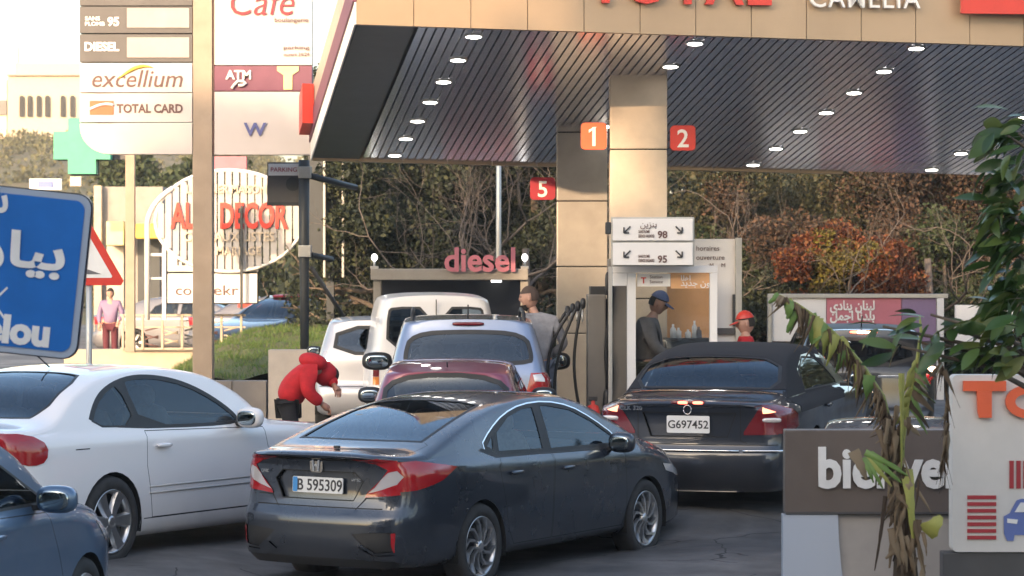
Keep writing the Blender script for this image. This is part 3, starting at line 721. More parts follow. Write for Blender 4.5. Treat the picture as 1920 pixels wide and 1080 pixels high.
# ---------------------------------------------------------------- low cars: coupes, cabriolets, saloons
def low_car(root, P_, q):
    wb, ro, fo, hw, zr, zs, zd = q['wb'], q['ro'], q['fo'], q['hw'], q['zr'], q['zs'], q['zd']
    x0, x1 = -ro, wb+fo; gb, gt, wt, wbz = q['gb'], q['gt'], q['wt'], q['wbx']; hz = zs+.045
    top = [(x0, zd-.03), (x0+.06, zd-.002), (x0+.3, zd+.01), (gb, zd+.04), ((gb+gt)/2, (zd+zr)/2+.04), (gt, zr-.045), ((gt+wt)/2, zr), (wt, zr-.05), ((wt+wbz)/2, (zr+hz)/2+.03), (wbz, hz), (wbz+.2, hz-.03), (x1-.3, hz-.12), (x1-.08, hz-.22), (x1, hz-.32)]
    sp = dict(x0=x0, x1=x1, top=top, belt=[(x0, zd-.06), (gb, zs+.01), (wb*.5, zs), (wbz-.1, zs-.02), (x1-.3, hz-.2), (x1, hz-.38)],
        hw=[(x0, hw*.95), (x0+.5, hw*.985), (0, hw), (wb*.4, hw*.99), (wb, hw), (x1-.3, hw*.96), (x1, hw*.9)],
        dr=q.get('dr', [(.15, .16), (.3, .02), (.36, .0), (.50, .0), (.56, .03), (.60, .055), (.8, .06), (zd-.06, .04), (zd, .03)]), df=[(.15, .1), (.3, 0), (.5, .0), (hz-.1, .14), (hz+.1, .18)],
        wr=.5, wf=.7, crown=.06, tumble=q.get('tumble', .42), shoulder=q.get('shoulder', .05), kr=q.get('kr', .16), Rr=.34, br=q.get('br', .13), bf=.2, waist=.62, zb=.19, n=q.get('n', 76))
    c = Car(sp, P_, root)
    for pl in q['sw']: c.window('R', pl, q.get('glass', M['glass']), .014, True)
    if q.get('surround'): c.take('window_surround', M['black'], [('R', offs(q['surround'], .006))], True, push=.0008)
    gw = q.get('gw', hw-.26); rg = [(gb+.05, gw), (gb, gw*.5), (gb-.01, 0), (gb, -gw*.5), (gb+.05, -gw), (gt-.06, -gw+.09), (gt, -gw*.5), (gt+.01, 0), (gt, gw*.5), (gt-.06, gw-.09)]
    if not q.get('soft'): c.window('T', smoothpoly(rg, 1), q.get('glassr', M['glassrear']), .025, name='rear_window')
    else:
        c.window('T', smoothpoly(q['softglass'], 1), M['glassrear'], .03, name='rear_window')
        st = [(wt+.02, hw), (wt+.02, -hw), (gb+.02, -hw), (gb+.02, hw)]
        fs = [('T', st), ('R', q['softside']), ('L', q['softside']), ('B', [(-hw, zd+.05), (hw, zd+.05), (hw, zr+.1), (-hw, zr+.1)])]
        c.take('soft_top', M['softtop'], fs, push=.004)
        c.take('chrome_strip', M['chrome'], [('T', [(gb+.015, hw-.10), (gb+.015, -hw+.10), (gb-.02, -hw+.10), (gb-.02, hw-.10)])], push=.004)
    ws = [(wt+.04, hw-.33), (wbz-.06, hw-.20), (wbz, .3), (wbz+.005, 0), (wbz, -.3), (wbz-.06, -hw+.20), (wt+.04, -hw+.33), (wt-.02, 0)]
    c.window('T', ws, M['glass'], .04, name='windscreen')
    for nm, pl, sd2, mm in q['lamps']:
        for sg in (1, -1):
            f = pl if sg == 1 else [(-a, b) for a, b in pl]; items = [('B', f)]
            if sd2: items.append(('R' if sg == 1 else 'L', sd2))
            c.take(nm, M[mm], items, push=.006)
    arches(c, wb, q['wr'], .018, hw)
    c.trim([('B', [(-hw, .595), (hw, .595), (hw, .587), (-hw, .587)])])
    c.trim([('B', [(-.50, .60), (-.44, .62), (-.44, zd-.02), (-.447, zd-.02), (-.447, .628), (-.50, .608)])], True) if q.get('lid', True) else None
    for nm, poly in q['doors']: c.panel('R', poly, nm, True)
    c.take('headlight', M['clearlens'], [('R', [(x1-.55, hz-.16), (x1+.1, hz-.24), (x1+.1, hz-.38), (x1-.35, hz-.32)])], True, push=.004)
    if q.get('recess'): c.take('plate_recess', P_, [('B', q['recess'])], push=-.025); c.trim([('B', offs(q['recess'], .007))])
    if q.get('strip'): c.take('side_strip', q['strip'], [('R', [(.50, .50), (wb-.5, .50), (wb-.5, .535), (.50, .535)])], True, push=.008)
    if q.get('strip'): c.trim([('R', [(.40, z), (wb-.45, z), (wb-.45, z+.007), (.40, z+.007)]) for z in (.315,)], True)
    if q.get('strip'): c.trim([('R', [(-.42, .86), (-.26, .86), (-.26, .852), (-.42, .852)])])
    c.done()
    for sd_ in (-1, 1):
        for hx in q['handles']: handle(root, hx, sd_*(hw-.012), zs-.11, q.get('hm', P_), sd_)
        side_mirror(root, wbz-.50, hw-.03, zs+.05, P_, sd_, q.get('ms', .95))
    add_wheels(c, wb, hw*2-.21, q['wr'], q['wr']*.70, q.get('wheel', dict(n=6, w=.05, w2=.08)), .215)
    if q.get('int', True): interior(root, wb*.42, .38, hw-.12, zs-.03, q.get('seatm', M['seat']))
    return c

def white_coupe():
    root = empty('coupe_car', label='white two-door coupe standing left of the dark grey sedan', cat='car')
    P_ = paint('white_paint', (.84, .80, .79), .0, .3)
    win1 = [(.42, .975), (1.66, .955), (1.66, 1.01), (1.42, 1.15), (1.12, 1.265), (.80, 1.325), (.55, 1.335), (.40, 1.325), (.33, 1.31)]
    win2 = [(-.20, 1.0), (.37, .98), (.27, 1.30), (.12, 1.265), (-.06, 1.165)]
    sur = [(-.24, .99), (1.68, .94), (1.68, 1.02), (1.43, 1.165), (1.13, 1.28), (.80, 1.34), (.45, 1.35), (.12, 1.285), (-.08, 1.18)]
    q = dict(wb=2.715, ro=1.10, fo=.84, hw=.87, zr=1.42, zs=.95, zd=1.03, gb=-.62, gt=.12, wt=1.35, wbx=2.15, wr=.325, sw=[smoothpoly(win1, 1), smoothpoly(win2, 1)], surround=smoothpoly(sur, 2), gw=.62,
        lamps=[('tail_lamp', [(-.42, .965), (-.60, .99), (-.80, .99), (-1, .98), (-1, .79), (-.84, .79), (-.70, .84), (-.56, .91)], smoothpoly([(-1.2, .99), (-.88, .985), (-.72, .90), (-.74, .79), (-.88, .76), (-1.0, .79), (-1.2, .79)], 1), 'redlens')],
        doors=[('front_door', [(.50, .32), (2.02, .32), (2.10, .5), (1.98, .92), (.43, .955), (.42, .7)])], handles=[.62], strip=P_, br=.12, wheel=dict(n=6, w=.07, w2=.115, m=M['rim']), tumble=.40, seatm=M['seat'])
    c = low_car(root, P_, q)
    for sg in (-1, 1):
        l = c.pos(-1.1, sg*.70, .84); 
    c2 = box('bumper_strip', (.0, 0, 0), (.001, .001, .001), M['black'], root) if False else None
    for sg in (-1, 1):
        for z in (.50, .545): tube('side_moulding', [(.45, sg*.868, z), (1.3, sg*.864, z), (2.2, sg*.867, z)], .0055, M['steel'], root, 6)
    tube('antenna', [(.28, 0, 1.405), (.12, 0, 1.50)], .006, M['black'], root, 6)
    place(root, -3.86, 21.15, 30.5, 1.02, 2.715, -.07, 1.07); return root
white_coupe()

def dark_cabriolet():
    root = empty('convertible_car', label='dark blue convertible with closed black soft top and plate G697452', cat='car')
    P_ = paint('midnight_blue_paint', (.022, .028, .042), .5, .28)
    sp_side = [(-.60, .95), (.10, .955), (.18, 1.15), (.62, 1.255), (1.10, 1.255), (1.42, 1.21), (1.55, 1.5), (.2, 1.6), (-.7, 1.3)]
    win = [(.16, .965), (1.66, .93), (1.66, .985), (1.42, 1.11), (1.14, 1.21), (.62, 1.245), (.27, 1.15)]
    q = dict(shoulder=.13, wb=2.715, ro=1.10, fo=.84, hw=.87, zr=1.355, zs=.925, zd=.965, gb=-.60, gt=.12, wt=1.38, wbx=2.15, wr=.325, sw=[win], soft=True, softside=sp_side,
        softglass=[(-.52, .66), (-.545, .3), (-.55, 0), (-.545, -.3), (-.52, -.66), (-.06, -.58), (-.02, 0), (-.06, .58)],
        lamps=[('lit_lamp', [(-.62, .905), (-.68, .92), (-.76, .915), (-.76, .865), (-.63, .855)], None, 'litamber'), ('tail_lamp', [(-.47, .70), (-.60, .90), (-.70, .935), (-1, .915), (-1, .68), (-.47, .675)], [(-1.2, .935), (-.90, .91), (-.72, .83), (-.70, .73), (-.9, .69), (-1.2, .675)], 'redlens2')],
        doors=[('front_door', [(.50, .32), (2.02, .32), (2.10, .5), (1.98, .92), (.30, .955), (.36, .7)])], handles=[.55], glass=M['glassd'], recess=[(-.40, .855), (.40, .855), (.33, .66), (-.33, .66)], br=.12, wheel=dict(n=7, w=.05, w2=.08, m=M['rim']), seatm=M['seat'])
    M['litamber'] = mat('lit_tail_lamp', (1, .30, .16), .3, emis=1.0)
    c = low_car(root, P_, q)
    l = c.pos(-1.1, 0, .98); bl = blob('high_brake_lamp', (l.x+.02, 0, .945), (.05, .30, .035), M['redlens2'], root, 14, 4)
    for y in (-.09, .04): blob('brake_bulb', (l.x+.002, y, .945), (.03, .09, .026), M['redlit'], bl, 10, 4)
    for sg in (-1, 1):
        l = c.pos(-1.1, sg*.70, .80); blob('reversing_lamp', (l.x-.000, sg*.70, .80), (.03, .16, .04), M['clearlens'], root, 12, 4, Euler((0, 0, -sg*.22)))
    l = c.pos(-1.1, 0, .775); number_plate(root, 'G697452', l.x-.0, 0, .76, .37, .145, blue=False, size=.095)
    l = c.pos(-1.1, .52, .93); letters_back(root, 'badge_lettering', 'CLK 320', l.x-.008, .50, .875, .05, M['chrome'], bold=.0015, space=1.1)
    tube('badge_star', [Vector((c.pos(-1.1, 0, .89).x-.012, .034*math.cos(2*PI*k/16), .885+.038*math.sin(2*PI*k/16))) for k in range(17)], .004, M['chrome'], root, 6)
    for y0, y1 in ((-.80, -.47), (-.44, .44), (.47, .80)):
        pts = [c.pos(-1.1, y0+(y1-y0)*k/8, .545)+Vector((-.012, 0, 0)) for k in range(9)]; tube('bumper_strip', pts, .011, M['chrome'], root, 6)
    place(root, 1.95, 25.0, 17.5, 1.06, 2.715); return root
dark_cabriolet()

def blue_hatch():
    root = empty('hatchback_car', label='blue car at the lower left edge, close to the camera', cat='car')
    P_ = paint('pale_blue_paint', (.10, .17, .27), .5, .3)
    q = dict(wb=2.45, ro=.55, fo=.72, hw=.83, zr=1.60, zs=.95, wr=.30, wt=1.15, wbx=2.15, hood=.08, rw=[[(-.50, 1.0), (.50, 1.0), (.44, 1.34), (-.44, 1.34)]],
        lamps=[('tail_lamp', [(-.60, .75), (-1, .75), (-1, 1.0), (-.60, 1.0)], [(-.8, .75), (-.35, .78), (-.35, 1.0), (-.8, 1.0)], 'redlens')], wheel=dict(n=5, w=.05, w2=.07), mm=P_)
    c = box_car(root, P_, q); place(root, -3.98, 14.3, 13, 1.0, 2.45); return root
blue_hatch()

def red_hatch():
    root = empty('hatchback_car', label='pinkish red small car between the grey sedan and the silver crossover', cat='car')
    P_ = paint('faded_red_paint', (.24, .05, .085), .3, .35)
    q = dict(wb=2.40, ro=.58, fo=.70, hw=.80, zr=1.46, zs=.93, wr=.30, wt=1.15, rw=[smoothpoly([(-.63, 1.0), (.63, 1.0), (.59, 1.40), (-.59, 1.40)], 2)], rs=.34,
        lamps=[('tail_lamp', [(-.64, .75), (-1, .75), (-1, 1.02), (-.66, 1.02)], [(-.8, .75), (-.35, .78), (-.40, 1.02), (-.8, 1.02)], 'redlens')], wiper=.25, antenna=False, tumble=.34, mm=M['black'], int=True, seatm=M['seatl'])
    c = box_car(root, P_, q); tube('antenna', [(-.12, 0, 1.44), (-.16, 0, 1.49)], .007, M['black'], root, 6)
    place(root, -.60, 25.2, 2.0, .97, 2.4, .0); return root
red_hatch()

def silver_crossover():
    root = empty('crossover_car', label='silver blue crossover with black roof rails behind the red car', cat='car')
    P_ = paint('silver_blue_paint', (.25, .30, .42), .6, .3)
    q = dict(wb=2.62, ro=.82, fo=.85, hw=.90, zr=1.66, zs=1.02, wr=.345, wt=1.35, rs=.32, rw=[smoothpoly([(-.66, 1.14), (.66, 1.14), (.70, 1.24), (.62, 1.50), (0, 1.53), (-.62, 1.50), (-.70, 1.24)], 2)], rd=.03,
        lamps=[('clear_lamp', [(-.68, 1.05), (-.78, 1.06), (-1, 1.06), (-1, .97), (-.70, .98)], None, 'clearlens'), ('tail_lamp', [(-.60, .82), (-1, .82), (-1, 1.07), (-.66, 1.07)], [(-1, .82), (-.58, .86), (-.60, 1.07), (-1, 1.07)], 'redlens')],
        rails=True, railm=M['black'], hibrake=True, antenna=True, clad=True, roofm=mat('grey_roof_panel', (.12, .13, .15), .35, .3, 1), mm=M['black'], ms=1.25, my=1.1, tumble=.28, glassr=M['glassrear'])
    c = box_car(root, P_, q)
    place(root, -.48, 28.9, -1.5, 1.0, 2.62); return root
silver_crossover()

def white_van():
    root = empty('delivery_van', label='white panel van with twin rear doors under the diesel sign', cat='van')
    P_ = paint('van_white_paint', (.74, .73, .74), 0, .42, .6)
    q = dict(wb=2.70, ro=.55, fo=.80, hw=.84, zr=1.83, zs=1.08, wr=.32, wt=1.75, rs=.10, dzs=.05, kr=.09, br=.04, tumble=.18, crown=.10, rd=.03,
        rw=[smoothpoly([(-.62, 1.15), (-.08, 1.15), (-.08, 1.66), (-.54, 1.66), (-.60, 1.6)], 1), smoothpoly([(.62, 1.15), (.08, 1.15), (.08, 1.66), (.54, 1.66), (.60, 1.6)], 1)], rwf=.03,
        lamps=[('tail_lamp', [(-.70, .80), (-1, .80), (-1, 1.08), (-.70, 1.08)], [(-.8, .80), (-.50, .80), (-.50, 1.08), (-.8, 1.08)], 'redlens2'), ('orange_lamp', [(-.70, .70), (-1, .70), (-1, .797), (-.70, .797)], [(-.8, .70), (-.50, .70), (-.50, .797), (-.8, .797)], 'orangelens')],
        side=False, two=False, bp=1.5, mm=M['black'], seatm=M['seat'], glassr=M['glassd'])
    c = box_car(root, P_, q)
    x = c.pos(-.55, 0, 1.2).x
    box('door_seam', (x-.006, 0, 1.2), (.012, .012, 1.1), M['seam'], root); box('door_handle', (x-.02, -.1, 1.02), (.03, .12, .05), M['black'], root, .008)
    for y in (-.72, .72):
        for z in (1.0, 1.5): box('hinge', (c.pos(-.55, y, z).x-.008, y, z), (.03, .05, .07), P_, root, .008)
    place(root, -.98, 33.35, -5, 1.0, 2.7); return root
white_van()

def silver_hatch():
    root = empty('hatchback_car', label='silver small car with dark red tail lamp left of the white van', cat='car')
    P_ = paint('warm_silver_paint', (.55, .54, .56), .5, .35)
    q = dict(wb=2.45, ro=.60, fo=.75, hw=.84, zr=1.50, zs=.93, wr=.31, wt=1.2, rs=.28, rw=[smoothpoly([(-.60, 1.0), (.60, 1.0), (.54, 1.38), (-.54, 1.38)], 1)],
        lamps=[('clear_lamp', [(-.62, .92), (-1, .92), (-1, 1.05), (-.66, 1.05)], [(-1, .92), (-.45, .94), (-.45, 1.05), (-1, 1.05)], 'clearlens'), ('tail_lamp', [(-.60, .68), (-1, .68), (-1, .918), (-.62, .918)], [(-1, .68), (-.45, .72), (-.45, .918), (-1, .918)], 'redlens2')], mm=M['black'], ms=.8)
    c = box_car(root, P_, q); place(root, -1.76, 35.2, -2, 1.0, 2.45); return root
silver_hatch()

def grey_suv():
    root = empty('suv_car', label='dark grey SUV with lit brake lamps in front of the long billboard', cat='car')
    P_ = paint('graphite_paint', (.022, .024, .03), .6, .3)
    q = dict(wb=2.65, ro=.90, fo=.85, hw=.90, zr=1.62, zs=1.02, wr=.35, wt=1.4, rs=.34, rw=[smoothpoly([(-.68, 1.13), (.68, 1.13), (.60, 1.48), (-.60, 1.48)], 1)],
        lamps=[('tail_lamp', [(-.58, .95), (-.80, .90), (-1, .93), (-1, 1.20), (-.80, 1.22), (-.62, 1.10)], [(-1.2, .93), (-.65, .97), (-.62, 1.12), (-.85, 1.21), (-1.2, 1.20)], 'redlens')], lit=True, hibrake=True, clad=True, mm=M['black'], antenna=True,
        roofm=M['black'])
    c = box_car(root, P_, q)
    l = c.pos(-.9, -.25, .98); box('badge_lettering', (l.x-.006, -.28, 1.0), (.01, .26, .03), M['chrome'], root, .003)
    place(root, 4.42, 34.0, 2, 1.0, 2.65); return root
grey_suv()

def black_sedan():
    root = empty('sedan_car', label='black sedan whose roof shows above the brown bienvenue sign', cat='car')
    P_ = paint('black_paint', (.014, .015, .02), .4, .25)
    q = dict(wb=2.65, ro=1.0, fo=.85, hw=.87, zr=1.43, zs=.96, zd=1.02, gb=-.45, gt=.35, wt=1.55, wbx=2.35, wr=.32, ms=.7,
        sw=[[(.35, 1.0), (1.05, .985), (1.10, 1.33), (.85, 1.335), (.5, 1.2)], [(1.13, .985), (1.95, .975), (1.55, 1.28), (1.18, 1.33)]],
        lamps=[('tail_lamp', [(-.50, .75), (-1, .75), (-1, .95), (-.52, .95)], [(-1.2, .75), (-.7, .78), (-.75, .94), (-1.2, .95)], 'redlens')],
        doors=[('front_door', [(1.10, .32), (2.05, .32), (2.15, .5), (2.05, .93), (1.14, .95)]), ('rear_door', [(.42, .42), (.5, .32), (1.09, .32), (1.13, .95), (.30, .96), (.28, .85)])], handles=[1.25, .45])
    c = low_car(root, P_, q)
    blob('high_brake_lamp', (.33, -.1, 1.375), (.05, .12, .04), M['litamber'], root, 10, 4)
    place(root, 2.80, 18.8, 8, .94, 2.65, -.06); return root
black_sedan()

def far_cars():
    specs = [((.10, .010, .014), 'car with a red roof and blue glass behind the grass bank', -3.55, 54.5, 216, .0, 1.0), ((.12, .12, .14), 'silver sedan behind the railing, right of the other silver one', -6.5, 63, 95, .0, 1.0), ((.16, .16, .18), 'pale silver sedan at the left end of the railing', -9.2, 66, 92, .0, 1.0)]
    for i, (col, lab, X, Y, th, dz, sc) in enumerate(specs):
        root = empty('parked_car', label=lab, cat='car')
        P_ = paint('street_car_paint', (.03, .032, .038) if i == 0 else col, .3, .35)
        q = dict(wb=2.65, ro=1.0, fo=.85, hw=.87, zr=1.45, zs=.96, zd=1.02, gb=-.45, gt=.35, wt=1.55, wbx=2.45, wr=.32, n=48,
            sw=[[(.35, 1.0), (1.05, .985), (1.10, 1.33), (.85, 1.335), (.5, 1.2)], [(1.13, .985), (2.05, .975), (1.55, 1.28), (1.18, 1.33)]],
            lamps=[('tail_lamp', [(-.50, .75), (-1, .75), (-1, .95), (-.52, .95)], [(-1.2, .75), (-.7, .78), (-.75, .94), (-1.2, .95)], 'redlens')],
            doors=[('front_door', [(1.10, .32), (2.05, .32), (2.15, .5), (2.05, .93), (1.14, .95)])], handles=[1.25])
        c = low_car(root, P_, q)
        if i == 0: blob('red_roof', (.95, 0, 1.425), (1.35, 1.10, .07), M['redsign2'], root, 20, 4)
        place(root, X, Y, th, sc, 2.65, dz+(.12 if i == 0 else 0))
far_cars()
# ---------------------------------------------------------------- station canopy
ALPHA = R(7.8); UU = Vector((math.cos(ALPHA), math.sin(ALPHA), 0)); VV = Vector((-math.sin(ALPHA), math.cos(ALPHA), 0)); CO = Vector((-1.66, 28.45, 0))
def cz(y): return 9.195-.145*y                       # underside height, the wing-shaped roof drops towards the back
def cpt(u, v, dz=0): p = CO+UU*u+VV*v; return Vector((p.x, p.y, cz(p.y)+dz))
def on_canopy(px, py): Y = 6.845/((YH-py)/F+.145); return W(px, py, Y)
CW, CD = 15.0, 7.75
def quadbox(name, pts, hh, m, parent):
    """slab: four lower corner points, raised by hh"""
    bm = bmesh.new(); a = [bm.verts.new(p) for p in pts]; b = [bm.verts.new(Vector(p)+Vector((0, 0, hh))) for p in pts]
    bm.faces.new(a[::-1]); bm.faces.new(b)
    for k in range(4): bm.faces.new((a[k], a[(k+1) % 4], b[(k+1) % 4], b[k]))
    bmesh.ops.recalc_face_normals(bm, faces=bm.faces); return bmo(name, bm, m, parent)
can = empty('station_canopy', (0, 0, 0), 0, 'big slatted forecourt roof with tan fascia, rows of downlights under it', 'canopy')
quadbox('roof_deck', [cpt(.02, .07, .16), cpt(CW, .07, .16), cpt(CW, CD-.07, .16), cpt(.02, CD-.07, .16)], .5, M['slatdark'], can)
# slats of the open metal ceiling
sp_ = .102; ns = int((CW-.75)/sp_)
sm = bmesh.new(); L = CD-.16
d = Vector((0, 0, 0)); p0 = cpt(0, .08); p1 = cpt(0, CD-.08)
a = [(-.041, 0), (.041, 0), (.041, .03), (.035, .03), (.035, .006), (-.035, .006), (-.035, .03), (-.041, .03)]
ra = [sm.verts.new(p0-p0+UU*x+Vector((0, 0, z))) for x, z in a]; rb = [sm.verts.new(p1-p0+UU*x+Vector((0, 0, z))) for x, z in a]
for k in range(8): sm.faces.new((ra[k], ra[(k+1) % 8], rb[(k+1) % 8], rb[k]))
sm.faces.new(ra); sm.faces.new(rb[::-1]); bmesh.ops.recalc_face_normals(sm, faces=sm.faces)
sme = bpy.data.meshes.new('ceiling_slat'); sm.to_mesh(sme); sm.free(); sme.materials.append(M['slat'])
for i in range(ns):
    o = bpy.data.objects.new('ceiling_slat', sme); C.objects.link(o); o.parent = can; o.location = cpt(.72+sp_*i, .08)
quadbox('ceiling_panel', [cpt(.02, .05, .004), cpt(.64, .05, .004), cpt(.64, CD-.05, .004), cpt(.02, CD-.05, .004)], .03, M['slatdark'], can)
# fascia panels: front in tan, side striped
fm = mat('fascia_panel', (.40, .29, .195), .35, .25, noise=.12, scale=.8)
w_ = .615
for i in range(24):
    u0, u1 = i*w_+.004, (i+1)*w_-.004
    quadbox('fascia_panel', [cpt(u0, 0, -.02), cpt(u1, 0, -.02), cpt(u1, .05, -.02), cpt(u0, .05, -.02)], .88, fm, can)
for i in range(12): quadbox('fascia_panel', [cpt(i*w_+.004, CD-.05, -.03), cpt((i+1)*w_-.004, CD-.05, -.03), cpt((i+1)*w_-.004, CD, -.03), cpt(i*w_+.004, CD, -.03)], .88, fm, can)
for nm, z0, z1, mm, o_ in (('side_trim', -.02, .22, 'letters_white', .0), ('side_stripe', .22, .52, 'maroon', -.02), ('side_panel', .52, .88, 'tan', .0)):
    quadbox(nm, [cpt(-.02+o_, .0, z0), cpt(.0-.001, .0, z0), cpt(.0-.001, CD, z0), cpt(-.02+o_, CD, z0)], z1-z0-.004, M[mm], can)
quadbox('corner_lamp_box', [cpt(-.18, CD-.9, .30), cpt(-.03, CD-.9, .30), cpt(-.03, CD-.1, .30), cpt(-.18, CD-.1, .30)], .52, M['redsign'], can)  # unlit red emblem box at the far end
# fascia lettering
def fascia_text(s, px0, px1, pyb, hgt, m, bold, name='fascia_letter'):
    Yf = lambda px: 28.45+.135*(((px-960)/F*28.8)+1.66)
    p = W(px0, pyb, Yf(px0)-.06); Mx = Matrix.Translation(p) @ Matrix.Rotation(ALPHA, 4, 'Z') @ Matrix.Rotation(R(90), 4, 'X')
    wd = (px1-px0)/F*28.8; o = text(name, s, hgt/.7, Mx, m, can, .03, bold, space=1.12)
    xs = [v.co for v in o.data.vertices]; k = wd/max(1e-3, (max(c.x for c in xs)-min(c.x for c in xs)))
    for v in o.data.vertices: q = Mx.inverted() @ v.co; q.x *= k; v.co = Mx @ q
    return o
fascia_text('TOTAL', 1105, 1452, 3, .40, M['redsign'], .014)
fascia_text('CAMELIA', 1516, 1730, 13, .21, M['letters_white'], .001)
pp = [W(1802, 25, 29.15), W(2060, 28, 29.30)]
quadbox('logo_board', [pp[0], pp[1], pp[1]+Vector((0, .06, 0)), pp[0]+Vector((0, .06, 0))], .5, M['redsign'], can)
# downlights
DL = bmesh.new(); a_lathe(DL, [(.0001, .0), (.085, .0), (.085, .014)], 20, 'Z', mi=0); a_lathe(DL, [(.086, -.004), (.105, -.002), (.105, .02)], 20, 'Z', mi=1)
dme = bpy.data.meshes.new('downlight'); DL.to_mesh(dme); DL.free(); dme.materials.append(M['litpanel']); dme.materials.append(M['steel'])
rows = [((888, 67), (740, 290)), ((1303, 80), (1072, 299)), ((1718, 89), (1412, 308)), ((2140, 97), (1747, 317)), ((2560, 105), (2085, 326))]
for (a, b) in rows:
    A, B = on_canopy(*a), on_canopy(*b)
    for i in range(7):
        p = A.lerp(B, i/6); o = bpy.data.objects.new('downlight', dme); C.objects.link(o); o.parent = can; o.location = (p.x, p.y, cz(p.y)-.014); o.rotation_euler = (R(-8.25), 0, 0)
# columns
def column(px0, px1, ytop, Y, dep, joints, mt, lab):
    x0, x1 = (px0-960)/F*Y, (px1-960)/F*Y; zt = cz(Y)+.1; root = empty('canopy_column', ((x0+x1)/2, Y+dep/2, gz((x0+x1)/2, Y)), ALPHA*.0, lab, 'column')
    zb = gz((x0+x1)/2, Y)-.05; edges = [zb]+sorted(H-(j-YH)/F*Y for j in joints)+[zt]
    for a, b in zip(edges, edges[1:]):
        box('cladding_panel', (0, 0, (a+b)/2-root.location.z), (x1-x0, dep, b-a-.012), mt, root, .012)
    box('core', (0, 0, (zb+zt)/2-root.location.z), (x1-x0-.03, dep-.03, zt-zb-.02), M['seam'], root); return root
column(1144, 1251, 140, 31.0, .42, (280, 420, 560), M['tan'], 'front clad column of the forecourt roof, between the number 1 and 2 signs')
column(1044, 1139, 248, 34.0, .42, (248, 377, 500, 625), M['tan2'], 'rear clad column of the forecourt roof, beside the number 5 sign')
def number_sign(s, px0, px1, py0, py1, Y, m, lab):
    a = W(px0, py1, Y); b = W(px1, py0, Y); w_, h_ = b.x-a.x, b.z-a.z
    o = prism('pump_number_sign', rrect(w_, h_, w_*.16, 5), .10, m, None, Matrix.Translation(a) @ Matrix.Rotation(R(90), 4, 'X')); tag(o, lab, 'sign')
    text('sign_number', s, h_*1.0, TM(a+Vector((w_/2, -.10, h_*.14))), M['letters_white'], o, .006, .004, align='CENTER')
    if s == '1': prism('sign_number', [(0, 0), (.035, 0), (-.06, -.07), (-.06, -.035)], .012, M['letters_white'], o, Matrix.Translation(a+Vector((w_/2, -.10, h_*.84))) @ Matrix.Rotation(R(90), 4, 'X'))
    return o
number_sign('1', 1089, 1137, 231, 281, 31.1, M['orange'], 'orange red number 1 sign left of the front column')
number_sign('2', 1256, 1303, 236, 283, 31.1, M['redsign'], 'red number 2 sign right of the front column')
number_sign('5', 994, 1041, 333, 375, 34.1, M['redsign2'], 'dark red number 5 sign left of the rear column')

# ---------------------------------------------------------------- pump island
isl = quadbox('pump_island', [(.55, 28.6, .2), (3.1, 28.6, .2), (3.1, 35.6, .2), (.55, 35.6, .2)], .26, M['concrete2'], None); tag(isl, 'raised concrete kerb under the fuel pump and columns', 'kerb')
def pump(px0, Y, lab):
    root = empty('fuel_pump', W(px0, YH, Y)*1, 0, lab, 'fuel pump'); root.location.z = .44; s = Y/F
    w1 = 34*s; g = 6*s; h = 1.72
    box('side_panel', (w1/2, .3, h/2), (w1, .6, h), M['greypanel'], root, .015)
    box('side_panel', (w1*1.5+g, .3, h/2+.2), (w1, .6, h+.4), M['greypanel'], root, .015)
    box('pump_core', (w1+g/2, .32, h/2), (g+.02, .5, h-.1), M['black'], root)
    box('display_head', (w1*.9, .32, h+.04), (w1*1.5, .5, .10), M['black'], root, .01)
    box('pump_base', (w1*.9, .3, .03), (w1*2.6, .75, .07), M['concrete'], root, .01)
    for k in range(4):
        xx = -.05-.055*k
        nz = blob('fuel_nozzle', (xx, .08+.1*k, h-.10-.03*k), (.06, .16, .12), M['black'], root, 12, 3)
        tube('nozzle_spout', [(xx, .08+.1*k, h-.13-.03*k), (xx-.01, .0+.1*k, h-.22), (xx-.01, -.02+.1*k, h-.30)], .011, M['steel'], nz, 6)
        pts = []; dx = .10+.09*k
        for t in np.linspace(0, 1, 14):
            pts.append((xx-dx*math.sin(t*PI)*(.6 if k % 2 else 1)-.25*t*(k % 2), .05+.1*k, h-.08-.03*k-(h-.35)*t*1.0))
        tube('hose', pts, .017, M['hose'], root, 8)
    for k in range(2):
        pts = [(w1+g/2+.02*math.sin(t*9+k)+.03*k, -.03-.04*k, h+.12-(1.5-.2*k)*t) for t in np.linspace(0, 1, 12)]+[(w1+g/2-.10-.1*k, -.06, .12)]
        tube('hose', pts, .02, M['hose'], root, 8)
    blob('fuel_nozzle', (w1+g/2, -.05, h+.12), (.06, .10, .26), M['black'], root, 12, 3); blob('fuel_nozzle', (w1+g/2-.01, -.06, .50), (.09, .10, .34), M['black'], root, 12, 3)
    return root
pump(1102, 29.6, 'grey fuel pump with black hoses between the rear column and the poster frame')
fe = empty('fire_extinguisher', (W(1112, YH, 29.2).x, 29.2, .46), 0, 'red fire extinguisher at the foot of the fuel pump', 'fire extinguisher')
bm = bmesh.new(); a_lathe(bm, [(.0001, .0), (.075, 0), (.08, .03), (.08, .42), (.06, .48), (.02, .50), (.02, .54)], 16, 'Z'); bmo('cylinder_bottle', bm, M['redsign'], fe); box('valve', (0, 0, .56), (.10, .03, .05), M['black'], fe, .008)
def fitx(o, px0, px1, Y):
    xs = [v.co.x for v in o.data.vertices]; a, b = W(px0, 0, Y).x, W(px1, 0, Y).x; x0_ = min(xs); k = (b-a)/(max(xs)-x0_)
    for v in o.data.vertices: v.co.x = a+(v.co.x-x0_)*k
    return o
